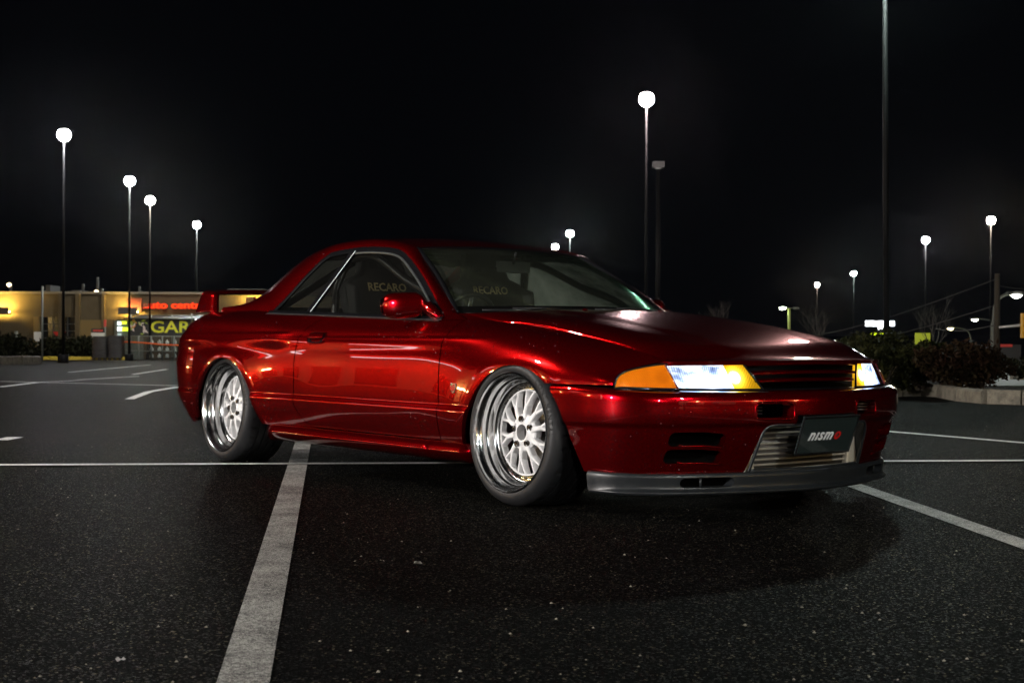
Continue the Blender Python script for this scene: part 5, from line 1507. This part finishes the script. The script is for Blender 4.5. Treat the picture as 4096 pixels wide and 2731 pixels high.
mk("canopy_roof", [(cx_(300), -.35, cz_(731)), (cx_(540), -.35, cz_(733)), (cx_(540), 2.2, cz_(722)), (cx_(300), 2.2, cz_(722))], [(0, 1, 2, 3)], mat("dark_canopy_sheet", (.02, .022, .022), .4), comp, smooth=False)
# mesh fence with rails
FD = 81.
def fx(px): return (px - 370) / FPX * FD
fb = bgxy((370 - 1176) / FPX * FD, FD); fen = empty("mesh_fence", fb, ROTB); tag(fen, "galvanised mesh fence with an orange rope along the garden stock", "fence")
def fz(py): return at(370, py, FD).z - fb.z
for xx in (284, 318.5, 347, 373, 400, 427, 460, 490): MB().tube([(fx(xx), 0, 0), (fx(xx), 0, fz(771))], .05, 6).obj("post", wireg, fen)
for yy in (772, 806, fz and 829): MB().tube([(fx(284), 0, fz(yy)), (fx(500), 0, fz(yy + .6))], .03, 5).obj("rail", wireg, fen)
m_ = MB()
for i in range(120): x_ = fx(284) + (fx(500) - fx(284)) * i / 119; m_.box((x_, 0, fz(800)), (.010, .010, fz(771) - fz(830)))
for i in range(16): z_ = fz(829) + (fz(772) - fz(829)) * i / 15; m_.box(((fx(284) + fx(500)) / 2, .0, z_), (fx(500) - fx(284), .010, .010))
m_.obj("wire_mesh", mat("thin_wire", (.03, .034, .034), .5, .3), fen, smooth=False)
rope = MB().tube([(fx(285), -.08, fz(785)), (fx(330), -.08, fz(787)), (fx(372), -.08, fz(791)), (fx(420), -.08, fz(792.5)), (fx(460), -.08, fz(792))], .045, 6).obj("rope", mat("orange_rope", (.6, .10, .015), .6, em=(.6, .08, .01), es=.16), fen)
# shelving with jugs behind the fence
shelf = empty("stock_shelf", bgxy((404 - 1176) / FPX * 82.5, 82.5), ROTB); tag(shelf, "dark shelving of pale jugs behind the mesh fence", "shelf")
for zz in (.10, .50, .90): MB().box((0, .4, zz), (3.4, .8, .06)).obj("board", polem, shelf, smooth=False)
for xx in (-1.65, -.1, 1.65): MB().box((xx, .02, .62), (.06, .06, 1.24)).obj("upright", polem, shelf, smooth=False)
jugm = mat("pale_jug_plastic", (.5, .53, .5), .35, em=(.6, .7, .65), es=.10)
jug_src = None
for zi, zz in enumerate((.13, .53, .93)):
    for i in range(7):
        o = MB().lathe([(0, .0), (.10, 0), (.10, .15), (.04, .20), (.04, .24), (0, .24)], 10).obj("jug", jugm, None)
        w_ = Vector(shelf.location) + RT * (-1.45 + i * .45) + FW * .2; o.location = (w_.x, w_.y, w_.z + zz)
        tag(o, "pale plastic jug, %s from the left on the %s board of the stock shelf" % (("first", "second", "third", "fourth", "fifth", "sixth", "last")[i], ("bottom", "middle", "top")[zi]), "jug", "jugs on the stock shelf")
# wrapped pallets
wrap = mat("black_stretch_wrap", (.012, .012, .013), .22, 0, .6); bump(wrap, noise_n(wrap, 7, 6, .7), 1., .08)
for i, (a, b, y0, tx) in enumerate(((214, 250, 772, "black wrapped pallet of bags beside the dark shrub"), (250, 284, 770, "black wrapped pallet of bags at the corner of the mesh fence"))):
    D_ = 80.; c = bgxy(((a + b) / 2 - 1176) / FPX * D_, D_); w_ = (b - a) / FPX * D_; h_ = at(230, y0, D_).z - c.z
    root = empty("wrapped_pallet", c, ROTB); tag(root, tx, "pallet")
    V = []; n = 12
    for k in range(n):
        t = k / (n - 1); sc = 1 - .10 * max(0, t - .6) / .4 + .02 * math.sin(k * 2.2)
        for q in range(16):
            an = 2 * math.pi * q / 16; c_, s_ = math.cos(an), math.sin(an)
            V.append((w_ / 2 * sc * math.copysign(abs(c_) ** .35, c_), w_ / 2 * sc * math.copysign(abs(s_) ** .35, s_), .12 + (h_ - .12) * t))
    Fc = [(r_ * 16 + q, r_ * 16 + (q + 1) % 16, (r_ + 1) * 16 + (q + 1) % 16, (r_ + 1) * 16 + q) for r_ in range(n - 1) for q in range(16)] + [tuple((n - 1) * 16 + q for q in range(16))]
    mk("wrapped_load", V, Fc, wrap, root, smooth=True, sharp=40)
    for q in (-.35, 0, .35): MB().box((q * w_, 0, .06), (.1, w_, .12)).obj("skid", twig, root, smooth=False)
# danger sign board, slim signs and posts before the store
def sign_post(px, ytop, D, w, h, m, label, name="sign_post", panelm=None, pr=.04, cat="sign"):
    c = bgxy((px - 1176) / FPX * D, D); root = empty(name, c, ROTB); tag(root, label, cat)
    top = at(px, ytop, D).z - c.z
    MB().tube([(0, 0, 0), (0, 0, top)], pr, 8).obj("post", m, root)
    if w: MB().box((0, -.06, top - h / 2), (w, .04, h)).obj("panel", panelm, root, smooth=False)
    return root
signw = mat("pale_sign_face", (.5, .5, .48), .5); signr = mat("red_sign_face", (.5, .05, .04), .5, em=(.6, .05, .03), es=.05)
sign_post(168 / 1.0 - 2, 685, 86, .0, 0, wireg, "slim grey flagpole before the garage window", "flag_pole", cat="pole", pr=.05).location = bgxy((167 * .0 + 166 - 1176) / FPX * 86, 86) if False else bgxy((97 - 1176) / FPX * 70, 70)
sign_post(37, 760, 84, .0, 0, wireg, "short steel bollard post left of the store doorway", "bollard", cat="bollard", pr=.11)
sign_post(87, 762, 84, .42, .55, wireg, "small round sign on a thin post by the pilaster", panelm=signw)
sign_post(440 / 1.0 - 0, 720, 84, .0, 0, wireg, "slim pole in front of the garden banner", "thin_pole", cat="pole", pr=.05)
sign_post(253 + 184, 735, 83, .14, .40, wireg, "narrow red and grey sign beside the lit doorway", panelm=signr).location = bgxy((438 * .0 + 260 - 18 - 1176) / FPX * 83, 83)
db = empty("notice_board", bgxy((225 - 1176) / FPX * 88, 88), ROTB)
tag(db, "small notice board with a red band on the store wall", "sign")
zt = at(225, 759, 88).z - db.location.z
MB().box((0, 0, zt), (.84, .06, .26)).obj("dark_band", banner, db, smooth=False)
MB().box((0, -.04, zt), (.60, .02, .10)).obj("red_print", signr, db, smooth=False)
MB().box((0, 0, zt - .30), (.84, .06, .34)).obj("white_field", signw, db, smooth=False)
# kerbs before the store
D_ = 80
ka = kerb([bgxy((10 - 1176) / FPX * D_, D_), bgxy((165 - 1176) / FPX * D_, D_), bgxy((290 - 1176) / FPX * D_, D_)], "", yellowk, .18, .35); tag(ka, "long kerb before the store with worn yellow paint", "kerb")
kb = kerb([on_ground(-60, 838), on_ground(40, 837), on_ground(84, 836)], "", concrete, .30, .4); tag(kb, "dark raised island kerb at the left edge of the picture", "kerb")

# ---- road beyond the hedge: far buildings, signs, street lamps, signals
sign_w = emis("white_lit_sign", (.92, .97, 1.0), 7.); sign_y = emis("yellow_lit_sign", (.75, .95, .02), 1.3)
def fxy(px, D): return bgxy((px - 1176) / FPX * D, D)
D_ = 150.; c = fxy(2022, D_); root = empty("lit_store_sign", c, ROTB); tag(root, "bright white lit sign on a pole left of the thick dark post", "sign")
zt = at(2022, 745, D_).z - c.z
MB().tube([(0, .3, 0), (0, .3, zt)], .25, 8).obj("pole", polem, root)
MB().box((-.6, 0, zt + .1), (1.9, .3, .55)).box((.35, 0, zt - .28), (1.1, .3, .45)).box((.8, .0, zt + .1), (1.3, .28, .5)).obj("sign_face", sign_w, root, smooth=False)
D_ = 140.; c = fxy(2018, D_); root = empty("lit_canopy", c, ROTB); tag(root, "small row of yellow green lit panels below the white sign", "sign"); zt = at(2018, 773, D_).z - c.z
for px, w in ((2003, .35), (2014, .55), (2023, .5), (2033, .5)):
    MB().box(((px - 2018) / FPX * D_, 0, zt), (w, .2, .72)).obj("lit_panel", sign_y, root, smooth=False)
MB().box((0, .2, zt / 2), (1.8, .2, zt)).obj("support", polem, root, smooth=False)
D_ = 70.; c = fxy(2119, D_); root = empty("yellow_sign", c, ROTB); tag(root, "small yellow green sign board behind the hedge by the bare tree", "sign"); zt = at(2119, 779, D_).z - c.z
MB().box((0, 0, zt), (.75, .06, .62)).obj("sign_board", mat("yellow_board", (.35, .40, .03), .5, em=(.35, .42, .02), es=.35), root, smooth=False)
for q in (-.3, .3): MB().box((q, .02, zt / 2), (.05, .05, zt)).obj("sign_leg", polem, root, smooth=False)

gpole = mat("green_grey_pole", (.10, .11, .09), .6)
def street_lamp(px, py, D, bend, label, col=(1, .95, .75), rad=60., r=.28, hx=None):
    """curved-arm street lamp: pole foot at display px+bend, head at px, py"""
    c = fxy(px + bend, D); root = empty("street_lamp", c, ROTB); tag(root, label, "street lamp", "street lamps along the far road")
    top = at(px, py, D).z - c.z; ax_ = -bend / FPX * D
    pts = [(0, 0, 0), (0, 0, top * .72), (ax_ * .12, 0, top * .90), (ax_ * .45, 0, top * 1.0), (ax_ * .95, 0, top + .08)]
    MB().tube(curve3(pts, 20), [.12] * 10 + [.07] * 10, 8).obj("pole", gpole, root)
    MB().box((ax_, 0, top + .10), (.9, .35, .16)).obj("lamp_head", headm, root, smooth=False)
    MB().lathe([(0, -r * .7), (r * .8, -r * .4), (r * 1.25, 0), (0, .01)], 12, c=(ax_, 0, top)).obj("lamp_lens", emis("street_light_%d" % int(px), col, rad), root)
    return root
street_lamp(2334, 678, 70, -52 + 0, "street lamp on a wooden utility pole at the right edge", (1, 1, .85), 60, .22)
street_lamp(2183, 754, 150, 46, "small curved-arm street lamp below the overhead wires", (1, .9, .5), 40, .26)
street_lamp(2270, 735 - 2, 130, 50, "curved-arm street lamp behind the utility pole", (1, .95, .7), 40, .26) if False else street_lamp(2239, 753 - 19, 140, 53, "curved-arm street lamp behind the utility pole", (1, .95, .7), 40, .26)
D_ = 100.; c = fxy(1812, D_); root = empty("twin_head_street_lamp", c, ROTB); tag(root, "thin twin-headed street lamp with one lit head above the bonnet", "street lamp")
zt = at(1812, 708, D_).z - c.z
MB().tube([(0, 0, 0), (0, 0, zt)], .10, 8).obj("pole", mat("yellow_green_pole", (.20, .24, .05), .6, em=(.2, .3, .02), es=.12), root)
MB().tube([(-.45, 0, zt), (.45, 0, zt)], .05, 6).obj("cross_arm", gpole, root)
MB().lathe([(0, -.12), (.2, -.06), (.24, .05), (0, .1)], 12, c=(-.45, 0, zt)).obj("lamp_lens", emis("twin_lamp_light", (.9, 1, .75), 30.), root)
MB().lathe([(0, -.12), (.2, -.06), (.24, .05), (0, .1)], 12, c=(.5, 0, zt)).obj("dark_lamp_head", gpole, root)
# wooden utility pole with wires
D_ = 62.; c = fxy(2290, D_); root = empty("utility_pole", c, ROTB); tag(root, "tall brown utility pole carrying wires near the right edge", "utility pole")
woodm = mat("weathered_pole_wood", (.028, .022, .013), .9)
MB().tube([(0, 0, 0), (0, 0, at(2290, 628, 62.).z - c.z)], [.15, .11], 10).obj("pole", woodm, root)
w0 = Vector((0, 0, at(2290, 745, D_).z - c.z))
wirem = mat("overhead_wire", (.012, .012, .012), .7)
for (x1, y1, x2, y2, sag) in ((2290, 640, 1650, 790, .8), (2290, 700, 1760, 800, .6), (2290, 655, 2420, 650, .2), (2290, 745, 2150, 755, .2)):
    a = at(x1, y1, 62.); b = at(x2, y2, 90. if x2 < 2290 else 62.)
    pts = [a.lerp(b, t) + Vector((0, 0, -sag * math.sin(math.pi * t))) for t in np.linspace(0, 1, 14)]
    o = MB().tube(pts, .022, 5, cap=False).obj("overhead_wire", wirem, None); tag(o, {640: "long overhead wire sloping down from the utility pole behind the bare tree", 700: "lower overhead wire running left from the utility pole", 655: "overhead wire leaving the right edge of the picture", 745: "short overhead wire just above the small street lamps"}[y1], "wire")
# signal mast with traffic light
D_ = 58.; c = fxy(2420, D_); root = empty("signal_mast", c, ROTB); tag(root, "traffic signal hanging on a mast arm at the right edge", "traffic light")
z1 = at(2352, 745, D_).z - c.z; x1 = (2295 - 2420) / FPX * D_
MB().tube([(0, 0, 0), (0, 0, z1 + .3)], .13, 8).obj("mast", gpole, root)
MB().tube([(0, 0, z1 + .1), (x1, 0, z1 - .12)], [.09, .05], 8).obj("mast_arm", mat("pale_mast_arm", (.45, .45, .43), .4, .6), root)
xs1 = (2351 - 2420) / FPX * D_
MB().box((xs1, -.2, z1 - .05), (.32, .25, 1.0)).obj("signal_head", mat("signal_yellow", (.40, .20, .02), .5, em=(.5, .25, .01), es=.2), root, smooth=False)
for q in (-.3, 0, .3): MB().lathe([(0, -.02), (.11, 0), (.13, -.1)], 12, axis='Y', c=(xs1, -.33, z1 - .05 + q)).obj("signal_lens", matblack, root)
# small building with a white front and a red band beyond the hedge, sheet for the lit patch of road
D_ = 75.; c = fxy(2282, D_); root = empty("roadside_kiosk", c, ROTB); tag(root, "small dark roadside building with a pale door and red band beyond the hedge", "building")
zt = at(2268, 791, D_).z - c.z
MB().box((.3, .8, zt / 2), (2.3, 1.6, zt)).obj("wall", mat("dark_kiosk_wall", (.03, .03, .03), .7), root, smooth=False)
MB().box((-.62, -.04, zt * .62), (.62, .06, zt * .62)).obj("door", emis("pale_door_light", (.9, .9, .95), .30), root, smooth=False)
MB().box((.35, -.04, zt * .95), (1.25, .06, .14)).obj("red_band", signr, root, smooth=False)
V, Fc = text_geo("H", .5, .0, .02)
hs = empty("letter_sign", fxy(2284 + 0, 52.), ROTB); hs.location = fxy(2320 - 12, 52.); tag(hs, "little white road sign with a dark letter low beside the utility pole", "sign")
zt = at(2308, 835, 52.).z - hs.location.z
MB().box((0, 0, zt), (.22, .03, .32)).obj("panel", signw, hs, smooth=False); MB().box((0, .03, zt / 2), (.04, .04, zt)).obj("post", polem, hs, smooth=False)
mk("lettering", [(a * .4, -.02, zt - .07 + b * .4) for a, b, c_ in V], Fc, signr, hs, smooth=False)
roadm = mat("lit_road_patch", (.26, .25, .24), .8)  # pool of light on the road put into a paler base colour
_n = noise_n(roadm, 2, 5); L(roadm, ramp(roadm, _n, [(.3, .16), (.7, .27)]), bs(roadm).inputs["Base Color"])
rp = [on_ground(2200, 887), on_ground(2700, 887), on_ground(2700, 849), on_ground(2200, 849)]
o = mk("far_road", [(p.x, p.y, gz(p.x, p.y) + .012) for p in rp], [(0, 1, 2, 3)], roadm, smooth=False); tag(o, kind='structure')
kc = kerb([on_ground(2190, 846), on_ground(2420, 846)], "", concrete, .2, .5); tag(kc, "distant kerb at the far side of the road", "kerb")
kd = kerb([on_ground(2330, 872), on_ground(2420, 872)], "", concrete, .16, .4); tag(kd, "short kerb of the traffic island at the right edge", "kerb")

# ---- buildings behind the viewer, mirrored in the paint: a tan store front with a red sign band
lightwall = mat("light_tan_wall", (.40, .34, .22), .9)
o2 = empty("mirrored_store", (-55, -38, 0), .0); tag(o2, "tan store with red and white light bands, seen only mirrored in the car door", "building")
MB().box((0, -3, 5.0), (90, 6, 10.)).obj("wall", lightwall, o2, smooth=False)
for k in range(12): MB().box((-40 + k * 7, .04, 1.5), (4.6, .06, 2.6)).obj("window", darkglass, o2, smooth=False)
for k, (xx, w_) in enumerate(((-31, 9), (-19, 8), (-4.5, 9.5), (25, 9))):
    MB().box((xx, .12, 8.6), (w_, .2, .6)).obj("light_band", emis("red_band_light_%d" % k, (1, .02, .015), 7.), o2, smooth=False)
    MB().box((xx, .2, 7.7), (w_ - 1, .2, .36)).obj("light_strip", emis("white_strip_light_%d" % k, (1, .75, .78), 9.), o2, smooth=False)
for xx in (-36, -14, 3, 12, 36): MB().box((xx, .5, 3.2), (1.6, .5, .3)).obj("wall_lamp", emis("wall_lamp_light_%d" % xx, (1, .68, .25), 280.), o2, smooth=False)
o3 = empty("warehouse", (34, 8, 0), math.radians(70)); tag(o3, "tan warehouse ahead of the car outside the picture", "building")
MB().box((0, -3, 3), (36, 6, 6)).obj("wall", lightwall, o3, smooth=False)
for k in range(6): MB().box((-14 + k * 5.6, .05, 1.6), (3.2, .08, 3.0)).obj("window", darkglass, o3, smooth=False)
for xx in (-12, 0, 12): MB().box((xx, .6, 4.6), (.9, .6, .15)).obj("wall_lamp", emis("warehouse_lamp_%d" % xx, (1, .72, .32), 300.), o3, smooth=False)

# ---- added haze volume standing in for the lens bloom round the lamps
hz = MB().box((0, 0, -4.2), (5000, 5000, 34.)); hm = bpy.data.materials.new("bloom_haze"); hm.use_nodes = True; ht_ = hm.node_tree; ht_.nodes.clear()
_o = ht_.nodes.new("ShaderNodeOutputMaterial"); _v = ht_.nodes.new("ShaderNodeVolumePrincipled"); _v.inputs["Color"].default_value = (.9, .93, 1, 1)
_v.inputs["Density"].default_value = .00003; _v.inputs["Anisotropy"].default_value = .95; ht_.links.new(_v.outputs[0], _o.inputs["Volume"])
o = hz.obj("haze", hm, None, smooth=False); tag(o, kind='stuff')

# ---- grit and litter on the asphalt
gritm = mat("loose_grit", (.22, .20, .16), .8); gb = MB(); rg = random.Random(12)
for i in range(420):
    dd = 2.6 + 9 * rg.random() ** 1.6; ll = rg.uniform(-.42, .42) * dd; p_ = EYE + FW * dd + RT * ll
    s_ = rg.uniform(.0022, .0055); z_ = gz(p_.x, p_.y); a_ = rg.uniform(0, 6.28)
    gb.add([(p_.x + s_ * math.cos(a_ + k * 1.57) * rg.uniform(.6, 1.2), p_.y + s_ * math.sin(a_ + k * 1.57) * rg.uniform(.6, 1.2), z_ + .001) for k in range(4)] + [(p_.x, p_.y, z_ + s_ * 1.0)], [(0, 1, 4), (1, 2, 4), (2, 3, 4), (3, 0, 4)])
o = gb.obj("grit", gritm, None, smooth=False); tag(o, kind='stuff')
for (px, py), sz_, tx, m_c in (((278, 1519), .018, "small torn grey paper scrap on the asphalt near the bottom left corner", (.24, .24, .23)), ((960, 1297), .022, "small grey leaf lying on the asphalt below the car doors", (.12, .115, .1))):
    c = on_ground(px, py); n_ = 9; V = [(c.x, c.y, c.z + .006)]
    for k in range(n_): a_ = 6.283 * k / n_; r_ = sz_ * rg.uniform(.45, 1.1); V.append((c.x + r_ * math.cos(a_), c.y + r_ * math.sin(a_) * .6, gz(c.x, c.y) + rg.uniform(.001, .010)))
    o = mk("paper_scrap" if px < 500 else "fallen_leaf", V, [(0, 1 + k, 1 + (k + 1) % n_) for k in range(n_)], mat("scrap_%d" % px, m_c, .8), None, smooth=False, solid=.0008); tag(o, tx, "litter" if px < 500 else "leaf")
